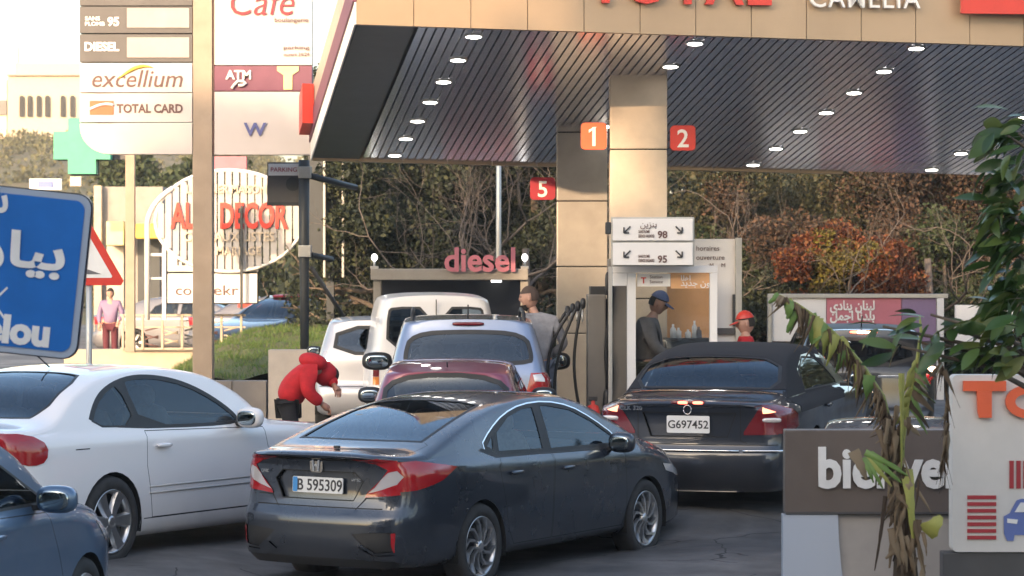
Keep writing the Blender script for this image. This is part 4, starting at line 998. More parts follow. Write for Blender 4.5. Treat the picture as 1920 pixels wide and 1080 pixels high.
# white portal frame with the poster opening and two direction boards
def board(name, px0, py0, px1, py1, Y, dep, m, parent=None, bev=.004):
    a = W(px0, py1, Y); b = W(px1, py0, Y)
    return box(name, ((a.x+b.x)/2, Y+dep/2, (a.z+b.z)/2), (b.x-a.x, dep, b.z-a.z), m, parent, bev)
pf = empty('poster_frame', W(1260, YH, 29.0), 0, 'white portal frame around a glass opening, man in a cap behind it', 'display stand'); pf.location.z = .44
def inpf(o): o.location = o.location-pf.location; o.parent = pf; return o
for nm, a, b, c_, d_ in (('frame_post', 1176, 512, 1192, 745), ('frame_post', 1331, 512, 1345, 745), ('frame_beam', 1149, 498, 1345, 511.5), ('frame_block', 1149, 512, 1175.5, 536), ('frame_sill', 1192.3, 717, 1330.7, 745), ('frame_foot', 1166, 745.5, 1350, 775)):
    inpf(board(nm, a, b, c_, d_, 29.0, .12, M['white'], None))
inpf(board('glass_pane', 1192.3, 512, 1330.7, 716.7, 29.05, .01, M['pane'], None, 0))
inpf(board('label_panel', 1195, 513, 1257, 537, 29.03, .008, M['white'], None, 0)); inpf(board('banner_panel', 1258, 513, 1330, 541, 29.03, .008, M['peach'], None, 0))
for (a, b, s_) in ((1218, 522, 'Station'), (1218, 531, 'Service')):
    inpf(text('label_text', s_, .05, TM(W(a, b, 29.02)), M['text_grey'], None, .001))
inpf(text('label_text', 'T', .09, TM(W(1202, 531, 29.02)), M['redsign'], None, .001, .002))
for (b, sz) in ((526, .05), (536, .06)): inpf(text('banner_text', arabic('اهلا') if b < 530 else arabic('لون جديد'), sz*1.6, TM(W(1276, b, 29.02)), M['letters_white'], None, .001, .001))
ob = board('orange_board', 1186, 500, 1336, 700, 31.6, .08, M['peach']); tag(ob, 'plain peach coloured board behind the man in the cap', 'board')
sh = empty('service_counter', W(1300, YH, 30.9), 0, 'dark counter with small bottles in front of the peach board', 'counter'); sh.location.z = .44
for nm, a, b, c_, d_, m_ in (('counter_top', 1246, 634, 1340, 640, 'black'), ('counter_front', 1250, 640.2, 1336, 750, 'darkframe')):
    o = board(nm, a, b, c_, d_, 30.6, .3, M[m_]); o.location = o.location-sh.location; o.parent = sh
for k, (px, hh) in enumerate(((1262, .16), (1272, .12), (1302, .20), (1310, .13), (1290, .10))):
    p = W(px, 634, 30.7); r_ = .035 if k != 2 else .03
    bm = bmesh.new(); a_lathe(bm, [(.0001, 0), (r_, 0), (r_, hh*.65), (r_*.4, hh*.8), (r_*.4, hh), (.0001, hh)], 12, 'Z'); o = bmo('bottle', bm, M['letters_white'] if k != 3 else M['darkcloth']); o.location = p
    tag(o, ['white squat bottle at the left end of the counter', 'short white bottle second along the counter', 'tall white bottle by the right end of the counter', 'dark bottle at the right end of the counter', 'small white bottle in the middle of the counter'][k], 'bottle', 'bottles on the counter')
for i, (y0, y1, num, lab) in enumerate(((410, 451, '98', 'upper white direction board with arrows and number 98'), (455, 497, '95', 'lower white direction board with arrows and number 95'))):
    o = board('direction_board', 1149, y0, 1299, y1, 28.7, .10, M['white']); tag(o, lab, 'sign'); loc = o.location.copy()
    fr = board('board_frame', 1146, y0-3, 1302, y1+2.5, 28.74, .10, M['steel']); fr.location = fr.location-loc; fr.parent = o
    def on(o2): o2.location = -loc; o2.parent = o
    on(text('board_number', num, .105, TM(W(1233, y1-5, 28.695)), M['text_grey'], None, .002, .003))
    for (yy, s_) in ((y1-14, 'SANS PLOMB'), (y1-6, 'ESSENCE UNLEADED')): on(fitx(text('board_text', s_, .045, TM(W(1197, yy, 28.695)), M['text_grey'], None, .002, .0004), 1197, 1218 if len(s_) < 12 else 1227, 28.695))
    if i == 0: on(text('board_text', arabic('بنزين'), .09, TM(W(1200, y0+16, 28.695)), M['text_grey'], None, .002))
    for px, sg in ((1176, -1), (1273, 1)):
        c_ = W(px, (y0+y1)/2, 28.69); bm = bmesh.new()
        a_box(bm, c_, (.016, .006, .10), rot=Euler((0, R(45*-sg), 0))); e = c_+Vector((sg*.035, 0, -.035))
        a_box(bm, e+Vector((-sg*.028, 0, 0)), (.056, .006, .016)); a_box(bm, e+Vector((0, 0, .03)), (.016, .0065, .06)); on(bmo('arrow', bm, M['ink'], None))
    if i == 0: box('lamp_box', W(1140, 428, 28.8)-loc, (.06, .1, .13), M['darkframe'], o, .01)
ps = board('board_post', 1141, 500, 1148, 760, 28.76, .06, M['steel']); tag(ps, 'thin steel post carrying the two direction boards', 'post')
wb_ = board('info_board', 1262, 448, 1389, 700, 32.2, .10, M['white']); tag(wb_, 'tall white information board behind the direction boards', 'sign'); l0 = wb_.location.copy()
for nm, a, b, c_, d_, m_ in (('board_edge', 1379, 446, 1391, 700, 'steel'), ('board_handle', 1374, 552, 1378, 612, 'darkframe'), ('board_strip', 1340, 615, 1378, 627, 'greyp')):
    o = board(nm, a, b, c_, d_, 32.14, .06, M[m_]); o.location = o.location-l0; o.parent = wb_
for (px, py, s_, z) in ((1305, 470, 'horaires', .085), (1305, 487, 'ouverture', .085), (1330, 501, 'M', .07), (1352, 501, 'M', .07)):
    o = text('board_text', s_, z, TM(W(px, py, 32.19)), M['text_grey'], None, .002); o.location = -l0; o.parent = wb_

# ---------------------------------------------------------------- diesel booth
db = empty('diesel_booth', W(845, YH, 40), 0, 'low dark booth under a grey beam with red diesel lettering', 'booth'); db.location.z = .42
def kid(o, root): o.location = o.location-root.location; o.parent = root; return o
kid(board('roof_beam', 695, 504, 990, 525, 40, 1.8, M['tan2'], None, .01), db)
kid(board('booth_wall', 716, 525.5, 984, 786, 41.2, .3, M['navy'], None), db)
for a in (700, 976): kid(board('booth_post', a, 525.5, a+14, 786, 40.1, .15, M['tan2'], None), db)
kid(board('ceiling_light', 921, 525.6, 940, 529, 40.3, .2, M['litglobe'], None, 0), db)
o = text('diesel_letters', 'diesel', .50, TM(W(832, 508, 39.93)), M['pink'], None, .03, .012); xs = [v.co.x for v in o.data.vertices]; k = (133/F*39.93)/(max(xs)-min(xs)); x0_ = min(xs)
for v in o.data.vertices: v.co.x = x0_+(v.co.x-x0_)*k
M['pink'].node_tree.nodes['Principled BSDF'].inputs['Emission Strength'].default_value = .0
o.parent = db; o.location = -db.location
for i, px in enumerate((702, 984)):
    p = W(px, 504, 40.1); r = empty('globe_lamp', p, 0, ('small lit globe lamp on the left end of the grey beam', 'small lit globe lamp on the right end of the grey beam')[i], 'lamp')
    tube('lamp_stem', [(0, 0, 0), (0, 0, .13)], .018, M['steel'], r, 8); blob('globe', (0, 0, .17), (.09, .09, .11), M['litglobe'], r, 12, 2); box('lamp_foot', (0, 0, .02), (.12, .1, .04), M['steel'], r, .006)
lp = empty('street_lamp', (W(935, YH, 43).x, 43, .45), 0, 'thin pale lamp post standing behind the diesel booth', 'lamp post')
bm = bmesh.new(); a_tube(bm, [(0, 0, 0), (0, 0, 2.2), (0, 0, 6.2)], [.05, .045, .035], 12); bmo('pole', bm, M['steel'], lp); a = tube('lamp_arm', [(0, 0, 6.2), (.2, -.3, 6.4), (.5, -1.0, 6.45)], .03, M['steel'], lp); blob('lamp_head', (.55, -1.2, 6.42), (.2, .5, .1), M['steel'], lp, 12, 3)

# ---------------------------------------------------------------- price totem
tt = empty('price_totem', W(380, YH, 36.8), 0, 'tall station totem with white and grey price panels either side of a tan pole', 'totem'); tt.location.z = .36; YT = 36.8
def tk(o): return kid(o, tt)
bm = bmesh.new(); x0_, x1_ = W(361, 0, YT).x, W(398, 0, YT).x; a_box(bm, ((x0_+x1_)/2, YT+.14, 3.6), (x1_-x0_, .28, 6.6), .01); tk(bmo('pole', bm, M['polepaint']))
pw = W(361, 0, YT).x-.004; pl = W(150, 0, YT).x
def row(nm, y0, y1, m, rnd=False):
    a, b = H-(y1-YH)/F*YT, H-(y0-YH)/F*YT; w_ = pw-pl; h_ = b-a-.012
    poly = [(0, 0), (w_, 0), (w_, h_), (0, h_)] if not rnd else [(w_, 0), (w_, h_), (0, h_)]+[(.42*(1-math.cos(R(t))), .38*(1-math.sin(R(t)))) for t in range(0, 91, 10)]
    return tk(prism(nm, poly, .22, m, None, Matrix.Translation((pl, YT+.20, a)) @ Matrix.Rotation(R(90), 4, 'X')))
row('price_panel', -45, 10.5, M['greyp']); row('price_panel', 11, 62, M['greyp']); row('price_panel', 63, 116, M['greyp']); M['pw'] = mat('totem_panel_white', (.56, .50, .48), .45, noise=.05, scale=2)
row('logo_panel', 117, 173, M['pw']); row('logo_panel', 174, 229, M['pw']); row('logo_panel', 230, 289, M['pw'], True)
M['display'] = mat('price_display_face', (.40, .345, .32), .4, noise=.1, scale=3)
for y0, y1 in ((15, 52), (70, 108)): tk(board('price_display', 238, y0, 355, y1, YT-.035, .03, M['display'], None))
def tl(s, px, pb, size, m, bold=0, sx=1, Y=YT-.025, **k): return tk(text('panel_lettering', s, size, TM(W(px, pb, Y)), m, None, .004, bold, sx, **k))
def fitx(o, px0, px1, Y):
    xs = [v.co.x for v in o.data.vertices]; a, b = W(px0, 0, Y).x, W(px1, 0, Y).x; x0_ = min(xs); k = (b-a)/(max(xs)-x0_)
    for v in o.data.vertices: v.co.x = a+(v.co.x-x0_)*k
    return o
fitx(tl('DIESEL', 159, 95, .165, M['letters_white'], .006), 159, 224, YT); fitx(tl('95', 202, 48, .165, M['letters_white'], .006), 202, 224, YT)
fitx(tl('SANS', 160, 38, .075, M['letters_white'], .002), 160, 188, YT); fitx(tl('PLOMB', 160, 48, .075, M['letters_white'], .002), 160, 197, YT)
o = fitx(tl('excellium', 171, 163, .34, M['text_grey'], .001), 171, 340, YT)
for v in o.data.vertices: v.co.x += (v.co.z-W(0, 163, YT).z)*.22
fitx(tl('TOTAL CARD', 219, 211, .165, M['text_grey'], .005), 219, 343, YT)
tk(board('card_emblem', 168, 189, 213, 215, YT-.03, .02, M['orange'], None)); 
bm = bmesh.new(); q = [W(168+45*t, 205-10*math.sin(t*2.2), YT-.034) for t in np.linspace(0, 1, 9)]; a_tube(bm, q, .02, 6); tk(bmo('emblem_wave', bm, M['letters_white']))
bm = bmesh.new(); q = [W(222+65*t, 150-26*math.sin(t*PI*.62+.1), YT-.034) for t in np.linspace(0, 1, 12)]; a_tube(bm, q, [.022*(1-abs(2*i/11-1)**2)+.003 for i in range(12)], 6); tk(bmo('logo_swoosh', bm, M['yellow']))
pr0, pr1 = 402, 585
for nm, y0, y1, m_ in (('logo_panel', -45, 122, 'pw'), ('atm_panel', 123.5, 170.5, 'maroon'), ('logo_panel', 172, 290, 'pw')): tk(board(nm, pr0, y0, pr1, y1, YT, .22, M[m_], None))
tk(board('panel_edge', pr0-2.5, -45, pr0-.5, 290, YT+.02, .2, M['text_grey'], None))
fitx(tl('ATM', 423, 148, .17, M['letters_white'], .006), 423, 471, YT); bm = bmesh.new()
q = [W(px, py, YT-.03) for px, py in ((434, 166), (440, 158), (446, 152), (456, 152), (461, 156), (455, 160), (447, 160))]; a_tube(bm, q, .022, 6); tk(bmo('hand_symbol', bm, M['letters_white']))
tk(prism('cedar_emblem', [(-.15, .32), (.15, .32), (.15, .26), (.06, .20), (.06, .0), (-.06, .0), (-.06, .20), (-.15, .26)], .02, M['yellow2'], None, TM(W(540, 168, YT))))
fitx(tl('W', 457, 254, .25, M['inkblue'], .006), 457, 500, YT); o = fitx(tl('Café', 428, 28, .55, M['redsign2'], -.004), 428, 548, YT)
for v in o.data.vertices: v.co.x += (v.co.z-W(0, 28, YT).z)*.2
fitx(tl('boulangerie', 515, 41, .09, M['text_grey']), 515, 578, YT)
fitx(tl('parking', 532, 92, .07, M['text_grey']), 532, 580, YT); fitx(tl('ouvert 24/24', 532, 105, .07, M['text_grey']), 532, 580, YT)

# pharmacy cross
pc = empty('pharmacy_cross', W(243, YH, 45), 0, 'pale green pharmacy cross on a beige post', 'sign'); pc.location.z = .4
bm = bmesh.new(); x, z = W(158, 275, 45).x, W(158, 275, 45).z; s = 45/F
pts = [(-26, -52), (26, -52), (26, -25), (53, -25), (53, 27), (26, 27), (26, 52), (-26, 52), (-26, 27), (-53, 27), (-53, -25), (-26, -25)]
a_prism(bm, [(a*s, b*s) for a, b in pts], .25, Matrix.Translation((x, 45, z)) @ Matrix.Rotation(R(90), 4, 'X')); bmesh.ops.recalc_face_normals(bm, faces=bm.faces); kid(bmo('cross_box', bm, M['green']), pc)
bm = bmesh.new(); a_prism(bm, [(a*s*1.04, b*s*1.04) for a, b in pts], .05, Matrix.Translation((x, 45.08, z)) @ Matrix.Rotation(R(90), 4, 'X')); kid(bmo('cross_rim', bm, M['darkframe']), pc)
kid(board('post', 235, 288, 252, 660, 45, .14, M['polepaint'], None), pc); kid(board('bracket', 208, 290, 236, 299, 45.02, .08, M['greyp'], None), pc)

# ---------------------------------------------------------------- far left: round shop sign, boxes, frames
M['slatw'] = mat('slat_paint', (.46, .43, .42), .6)
YD = 50; sD = YD/F
ds = empty('round_shop_sign', W(428, YH, YD), 0, 'round white slatted shop sign with red ALL DECOR letters', 'sign'); ds.location.z = .5
for i in range(19):
    px0 = 296+i*14.1; px1 = px0+11.2; pm = (px0+px1)/2; k = max(0, 1-((pm-429)/136)**2)**.5; yt, yb = 414-93*k, 414+93*k
    if k > .12: kid(board('slat', px0, yt, px1, yb, YD, .06, M['slatw'], None, 0), ds)
bm = bmesh.new(); a_tube(bm, [W(429+138*math.cos(t), 414+95*math.sin(t), YD+.03) for t in np.linspace(0, 2*PI, 49)], .035, 6, caps=False); kid(bmo('sign_rim', bm, M['letters_white']), ds)
def elip(px, a=136): return 1
for s_, a, b, py, sz in (('ALL', 320, 385, 427, .66), ('DECOR', 413, 540, 427, .66)): kid(fitx(text('shop_letters', s_, sz, TM(W(a, py, YD-.04)), M['redsign'], None, .02, .02), a, b, YD), ds)
for s_, a, b, py, sz in (('L ATELIER MAISON', 350, 500, 362, .22), ('CADEAUX LISTES', 345, 515, 452, .24), ('DE MARIAGE', 375, 490, 478, .22)): kid(fitx(text('shop_lettering', s_, sz, TM(W(a, py, YD-.03)), M['tan'], None, .01, .004), a, b, YD), ds)
bm = bmesh.new(); a_tube(bm, [W(276, 600, YD), W(276, 425, YD)]+[W(436-160*math.cos(t), 424-100*math.sin(t), YD) for t in np.linspace(.05, .80, 10)], .05, 8); kid(bmo('sign_frame', bm, M['white']), ds)
kid(board('sign_frame', 304, 400, 311, 600, YD+.05, .08, M['white'], None), ds); kid(board('sign_frame', 279, 475, 304, 480, YD+.05, .05, M['white'], None), ds); kid(board('sign_frame', 279, 520, 304, 524, YD+.05, .05, M['white'], None), ds)
kid(board('thin_post', 450, 385, 455, 580, YD-.12, .06, M['darkframe'], None), ds)
for i, (a, b, c_, d_, lab) in enumerate(((314, 470, 484, 509, 'white sign box reading HA under the round shop sign'), (314, 513, 482, 568, 'white sign box with grey lettering co and ekr'))):
    o = board('sign_box', a, b, c_, d_, YD+.1, .12, M['white']); tag(o, lab, 'sign'); l0 = o.location.copy()
    for s_, p, q_, py, sz in ((('HA', 331, 356, 497, .26),) if i == 0 else (('co', 328, 358, 553, .27), ('ekr', 400, 446, 553, .27))):
        t_ = fitx(text('box_lettering', s_, sz, TM(W(p, py, YD+.09)), M['ink'] if i == 0 else M['text_grey'], None, .005, .008 if i == 0 else .001), p, q_, YD); t_.location = -l0; t_.parent = o
    fr = board('box_frame', a-2, b-2, c_+2, d_+2, YD+.16, .10, M['darkframe']); fr.location = fr.location-l0; fr.parent = o
o = board('roof_sign', 396, 293, 462, 322, 54, .2, M['pink']); tag(o, 'faded pink board above the round shop sign', 'sign'); tube('post', [(0, .14, 0), (0, .14, .45-o.location.z)], .06, M['steel'], o, 8)
# dark pole with small grey sign and hoarding frame
dp = empty('utility_pole', W(571, YH, 38), 0, 'dark metal pole with two clamps beside the grass bank', 'pole'); dp.location.z = .5
bm = bmesh.new(); a_tube(bm, [W(571, 700, 38), W(571, 545, 38), W(570, 470, 38), W(570, 300, 38)], [.062, .066, .075, .08], 14); kid(bmo('pole', bm, M['darkframe']), dp)
for py in (322, 470): kid(board('clamp', 559, py-10, 583, py+12, 37.9, .2, M['steel'], None, .01), dp)
for py, pe in ((330, (668, 352)), (478, (622, 486))):
    bm = bmesh.new(); a_tube(bm, [W(583, py, 38), W(pe[0], pe[1], 38.6)], .045, 6); kid(bmo('arm', bm, M['darkframe']), dp)
bm = bmesh.new(); a_tube(bm, [W(584, 502, 38.05), W(655, 610, 39.2)], .03, 6); kid(bmo('strut', bm, M['greyp']), dp)
gs = board('small_sign', 501, 304, 563, 385, 38.1, .08, M['greyp']); tag(gs, 'small grey sign panel hanging on the dark pole', 'sign'); l0 = gs.location.copy()
for nm, a, b, c_, d_, m_ in (('sign_header', 503, 307, 561, 329, 'white'), ('sign_foot', 500, 379, 564, 386, 'darkframe')):
    o = board(nm, a, b, c_, d_, 38.07, .03, M[m_]); o.location = o.location-l0; o.parent = gs
o = fitx(text('header_text', 'PARKING', .09, TM(W(508, 322, 38.065)), M['redsign2'], None, .002), 507, 556, 38); o.location = -l0; o.parent = gs
bm = bmesh.new(); bmesh.ops.create_circle(bm, cap_ends=True, segments=20, radius=.10, matrix=Matrix.Translation(W(549, 345, 38.085)-l0) @ Matrix.Rotation(R(90), 4, 'X')); bmo('sign_disc', bm, M['darkframe'], gs)
hb = empty('hoarding', W(628, YH, 47), 0, 'dark panelled back of a tall hoarding left of the trees', 'billboard'); hb.location.z = .5
for i, (a, b) in enumerate(((578, 606), (611, 641), (647, 682))): kid(board('back_panel', a, 270+12*i, b, 476+8*i, 47+.3*i, .06, M['darkframe'], None), hb)
for a in (608, 643): kid(board('upright', a-2, 270, a+2, 520, 46.9, .1, M['steel'], None), hb)
kid(board('support_post', 612, 470, 626, 700, 47.2, .2, M['darkframe'], None), hb)

# ---------------------------------------------------------------- long billboard on the right
rb = empty('long_billboard', W(1610, YH, 42), 0, 'long white framed billboard with a pink poster behind the SUV', 'billboard'); rb.location.z = .45
kid(board('white_panel', 1448, 559, 1549, 640, 42, .12, M['white'], None), rb); kid(board('poster', 1550, 559, 1690, 611, 42, .12, M['pink'], None), rb); kid(board('poster', 1691, 559, 1755, 640, 42, .12, M['purple'], None), rb)
kid(board('white_panel', 1550, 612, 1690, 640, 42, .11, M['white'], None), rb); kid(board('frame_bar', 1440, 551, 1778, 558.5, 41.96, .16, M['steel'], None), rb); kid(board('frame_bar', 1440, 559, 1447.5, 760, 41.96, .16, M['steel'], None), rb); kid(board('frame_bar', 1757, 559, 1770, 760, 41.96, .16, M['white'], None), rb); kid(board('lower_panel', 1448, 641, 1756, 760, 42.02, .10, M['greyp'], None), rb)
for s_, py in ((arabic('لبنان ينادي'), 581), (arabic('بلدنا اجمل'), 600)):
    kid(fitx(text('poster_text', s_, .20, TM(W(1556, py, 41.99)), M['letters_white'], None, .003, .006), 1556, 1640, 42), rb)
o = board('small_billboard', 1792, 572, 1900, 650, 44, .12, M['white']); tag(o, 'white board half hidden by the leaves on the right', 'billboard')
def legs(o, z0, xs, r_=.04):
    for x in xs: tube('post', [(x, .09, 0), (x, .09, z0-o.location.z)], r_, M['steel'], o, 8)
legs(o, .4, (-.35, .35))

# ---------------------------------------------------------------- low walls, bank, railing
w1 = empty('retaining_wall', W(420, YH, 37.6), 0, 'brown grey retaining wall at the foot of the grass bank', 'wall'); w1.location.z = .3
for i in range(4):
    a = 240+65*i; kid(board('wall_panel', a+.7, 714, a+64.4, 800, 37.6, .25, M['concrete'], None, .01), w1)
w2 = board('light_wall', 503, 656, 646, 810, 37.0, .35, M['concrete2']); tag(w2, 'pale concrete wall block behind the man in red', 'wall')
def bank():
    bm = bmesh.new(); n, m_ = 60, 26; g = []
    for j in range(m_+1):
        Y = 37.85+j*.42; r_ = []
        for i in range(n+1):
            X = -6.6+i*.082; t = j/m_; zb_ = .93+.50*(1-(1-t)**2); k = min(1, max(0, (X+6.3)/1.9)); k = k*k*(3-2*k)
            z = .42+(zb_-.42)*k+.035*math.sin(X*7+Y*3)+.03*math.sin(X*3.1-Y*5)
            if j == m_: z = .2
            r_.append(bm.verts.new((X, Y, z)))
        g.append(r_)
    for j in range(m_):
        for i in range(n): f = bm.faces.new((g[j][i], g[j][i+1], g[j+1][i+1], g[j+1][i])); f.smooth = True
    bs = [(f.verts[0].co.copy(), f.verts[1].co.copy(), f.verts[2].co.copy(), f.verts[3].co.copy()) for f in bm.faces]
    M['soil'] = mat('grassy_soil', (.07, .11, .03), .95, alt=(.12, .10, .05), scale=2, bump=.5)
    o = bmo('grass_bank', bm, M['soil']); tag(o, kind='structure')
    N = 26000; vs = np.zeros((N*3, 3), 'f')
    idx = nrng.randint(0, len(bs), N)
    for k in range(N):
        a, b, c_, d_ = bs[idx[k]]; u, v = nrng.rand(), nrng.rand(); p = a+(b-a)*u+(d_-a)*v
        h = .03+.06*nrng.rand()**2+(.05 if math.sin(p.x*4.3)*math.sin(p.y*2.7) > .4 else 0); an = nrng.rand()*6.28; w_ = .007
        l = Vector((nrng.randn()*.05, nrng.randn()*.05, h))
        vs[3*k] = (p.x-math.cos(an)*w_, p.y-math.sin(an)*w_, p.z-.01); vs[3*k+1] = (p.x+math.cos(an)*w_, p.y+math.sin(an)*w_, p.z-.01); vs[3*k+2] = p+l
    me = bpy.data.meshes.new('grass'); me.from_pydata(vs.tolist(), [], np.arange(N*3).reshape(-1, 3).tolist())
    o = link('grass', me, None, leafmat('grass_blades', [(.05, .10, .02), (.09, .17, .03), (.13, .20, .05), (.20, .20, .08)], .7, .3)); tag(o, kind='stuff')
bank()
rl = empty('railing', W(340, YH, 51), 0, 'beige street railing with patterned panels left of the totem pole', 'railing'); rl.location.z = .9
for i in range(7): kid(board('post', 228+37*i, 590, 232+37*i, 655, 51, .06, M['creamw'], None, 0), rl)
for y0, y1 in ((589, 593), (612, 615), (652, 656)): kid(board('rail', 225, y0, 460, y1, 51.0+.004*y0/100, .05, M['creamw'], None, 0), rl)
for i in range(6):
    for j in range(4):
        p = W(235+37*i, 620+8*j, 51.05); q_ = W(260+37*i, 626+8*j-(12 if (i+j) % 2 else 0), 51.05); bm = bmesh.new(); a_tube(bm, [p, q_], .022, 4); kid(bmo('panel_bar', bm, M['text_grey'] if i % 3 == 1 else M['creamw'] if i % 3 == 2 else M['darkframe']), rl)
o = board('roadside_wall', 120, 655, 420, 720, 51.2, .4, M['creamw']); tag(o, 'sunlit cream wall under the beige railing', 'wall')
sb = empty('street_shop', W(250, YH, 74), 0, 'small cream shop with a yellow awning behind the railing', 'building'); sb.location.z = .5
kid(board('wall', 176, 350, 305, 640, 74.5, 4, M['concrete'], None), sb); kid(board('awning', 254, 419, 302, 447, 73.3, 1.0, M['yellow'], None, .03), sb); kid(board('awning', 199, 415, 232, 460, 73.5, .8, M['yellow2'], None, .03), sb)
kid(board('doorway', 258, 449, 300, 620, 74.4, .15, M['darkframe'], None), sb); kid(board('pillar', 176, 348, 190, 640, 74.2, .3, M['creamw'], None), sb); kid(board('shop_window', 200, 462, 232, 600, 74.4, .15, M['tan2'], None), sb)
for (a, b, c_, d_, m_, lab) in ((55, 335, 115, 356, 'carblue', 'small white and blue board above the street name sign'), (131, 331, 152, 349, 'tan', 'small tan box sign beside the white and blue board')):
    o = board('small_board', a, b, c_, d_, 70, .1, M['white' if m_ == 'carblue' else m_]); tag(o, lab, 'sign'); tube('post', [(0, .09, 0), (0, .09, .5-o.location.z)], .05, M['steel'], o, 8)
    if m_ == 'carblue': l0 = o.location.copy(); t_ = board('board_band', a+16, b+5, c_-16, d_-5, 69.97, .03, M['carblue']); t_.location = t_.location-l0; t_.parent = o
rs_ = empty('street_board', W(468, YH, 57), 0, 'small yellow and red board on a thin post above the parked cars', 'sign'); rs_.location.z = .5
kid(board('yellow_panel', 442, 563, 495, 568, 57, .1, M['yellow'], None), rs_); kid(board('red_panel', 446, 568.3, 490, 577, 57, .1, M['redsign'], None), rs_); kid(board('post', 466, 577, 470, 660, 57.03, .05, M['steel'], None), rs_)
# hilltop building with arched windows
hbld = empty('hilltop_building', W(60, 250, 290), 0, 'cream hilltop building with tall arched windows and a parapet', 'building')
kid(board('wall', 14, 140, 175, 262, 290, 14, M['creamw'], None, .1), hbld); kid(board('wall', -40, 150, 13.5, 265, 292, 12, M['tan'], None, .1), hbld)
kid(board('parapet', 28, 118, 175, 139.5, 291, 10, M['creamw'], None, .1), hbld); kid(board('cornice', 12, 138, 178, 141, 289.4, 3, M['creamw'], None), hbld)
kid(board('roof_mast', 32, 88, 35, 118, 293, .3, M['creamw'], None), hbld); kid(board('window', -20, 188, 12, 215, 291.6, 2, M['greyp'], None), hbld)
for px in (41, 56, 73, 89, 118, 136):
    s_ = 289.8/F; w_ = 8.5*s_; h_ = 40*s_; poly = [(-w_/2, 0), (w_/2, 0)]+[(w_/2*math.cos(R(t)), h_-w_/2+w_/2*math.sin(R(t))) for t in range(0, 181, 20)]
    kid(prism('arched_window', poly, .15, M['seam'], None, TM(W(px, 219, 289.85))), hbld)

# ---------------------------------------------------------------- road signs on the left
def street_sign():
    Y = 13.2; s = Y/F; h = 312*s; w_ = 1.25; th = R(-6.0)
    tr = W(176, 366, Y); root = empty('street_name_sign', tr, 0, 'blue street name sign with white Arabic and Latin lettering and silver rim', 'sign'); root.rotation_euler = (0, -th, 0)
    Mb = Matrix.Translation((-w_, 0, -h)) @ Matrix.Rotation(R(90), 4, 'X')
    prism('back_plate', rrect(w_, h, .075, 6), .035, M['navy'], root, Mb @ Matrix.Translation((0, 0, -.04)))
    prism('rim', rrect(w_-.012, h-.012, .07, 6, .006, .006), .006, M['rimlight'], root, Mb); prism('panel', rrect(w_-.072, h-.072, .05, 6, .036, .036), .004, M['blue'], root, Mb @ Matrix.Translation((0, 0, .0065)))
    T = Matrix.Translation((0, -.0125, 0)) @ Matrix.Rotation(R(90), 4, 'X')
    m_ = M['letters_white']
    def rt(s_, xr, zb_, sz, bold, sx=1):
        o = text('sign_lettering', s_, sz, T @ Matrix.Translation((xr, zb_, 0)), m_, root, .002, bold, sx, align='RIGHT'); return o
    rt(arabic('بيار'), -.10, -.385, .235, .007, 1.35); rt(arabic('شارع'), -.41, -.13, .20, .005)
    rt('Helou', -.14, -.765, .185, .009, 1.02); 
    rt('Rue Pierre', -.52, -.60, .15, .006); rt(arabic('الحلو'), -.60, -.42, .25, .006)
    bm = bmesh.new(); c_ = Vector((-.445, -.0125, -.575))
    for sg in (1, -1): a_box(bm, c_+Vector((.036, 0, sg*.036)), (.105, .003, .010), rot=Euler((0, -sg*R(50), 0)))
    bmo('arrow_mark', bm, m_, root)
    tube('post', [(-.62, .06, .05), (-.62, .06, -2.95)], .04, M['steel'], root, 10)
M['rimlight'] = mat('sign_rim', (.42, .48, .58), .4, .2)
street_sign()
wsn = empty('warning_sign', W(166, 532, 26), 0, 'red bordered triangular hump warning sign behind the blue sign', 'sign')
s = 26/F; tri = lambda r: [(r*math.cos(R(90+120*k)), r*math.sin(R(90+120*k))) for k in range(3)]
TW = Matrix.Translation((0, 0, 38*s)) @ Matrix.Rotation(R(90), 4, 'X')
prism('border', tri_round(tri(82*s)), .012, M['redsign'], wsn, TW); prism('face', tri_round(tri(54*s), .04), .004, M['letters_white'], wsn, TW @ Matrix.Translation((0, 0, .0125)))
prism('hump_symbol', [(-34*s, -20*s), (25*s, -20*s), (-4*s, -10*s), (-20*s, -4*s), (-34*s, -6*s)], .003, M['darkcloth'], wsn, TW @ Matrix.Translation((0, 0, .017)))
tube('post', [(0, .03, .5), (0, .03, -2.35)], .03, M['steel'], wsn, 10)

# ---------------------------------------------------------------- foreground signs on the right
YB = 17.4
bs = empty('welcome_sign', W(1630, YH, YB), 0, 'brown board reading bienvenue on a pale curved base', 'sign'); bs.location.z = 0
kid(board('board', 1472, 806, 1830, 962, YB, .14, M['brown'], None, .008), bs); kid(board('board_lip', 1473, 960, 1830, 964, YB-.01, .16, M['greyp'], None, .0), bs)
o = text('sign_lettering', 'bienvenue', .36, TM(W(1534, 912, YB-.012)), M['letters_white'], None, .012, .012); kid(fitx(o, 1534, 1905, YB), bs)
kid(board('base_panel', 1560, 964.5, 1830, 1200, YB+.03, .10, M['concrete2'], None, .01), bs)
bm = bmesh.new(); s = YB/F; poly = [(0, 0), (0, 1.25)]+[(.36*1.0+.0, 1.25)]+[(.36+.34*(1-math.cos(R(t))), 1.25-1.0*math.sin(R(t))) for t in range(10, 91, 10)]+[(.70, 0)]
a_prism(bm, poly, .10, Matrix.Translation(W(1468, 965, YB)-Vector((0, -.10, 1.25))) @ Matrix.Rotation(R(90), 4, 'X')); bmesh.ops.recalc_face_normals(bm, faces=bm.faces); kid(bmo('curved_base', bm, mat('pale_blue_panel', (.50, .54, .62), .25, .1)), bs)
YS = 16.6
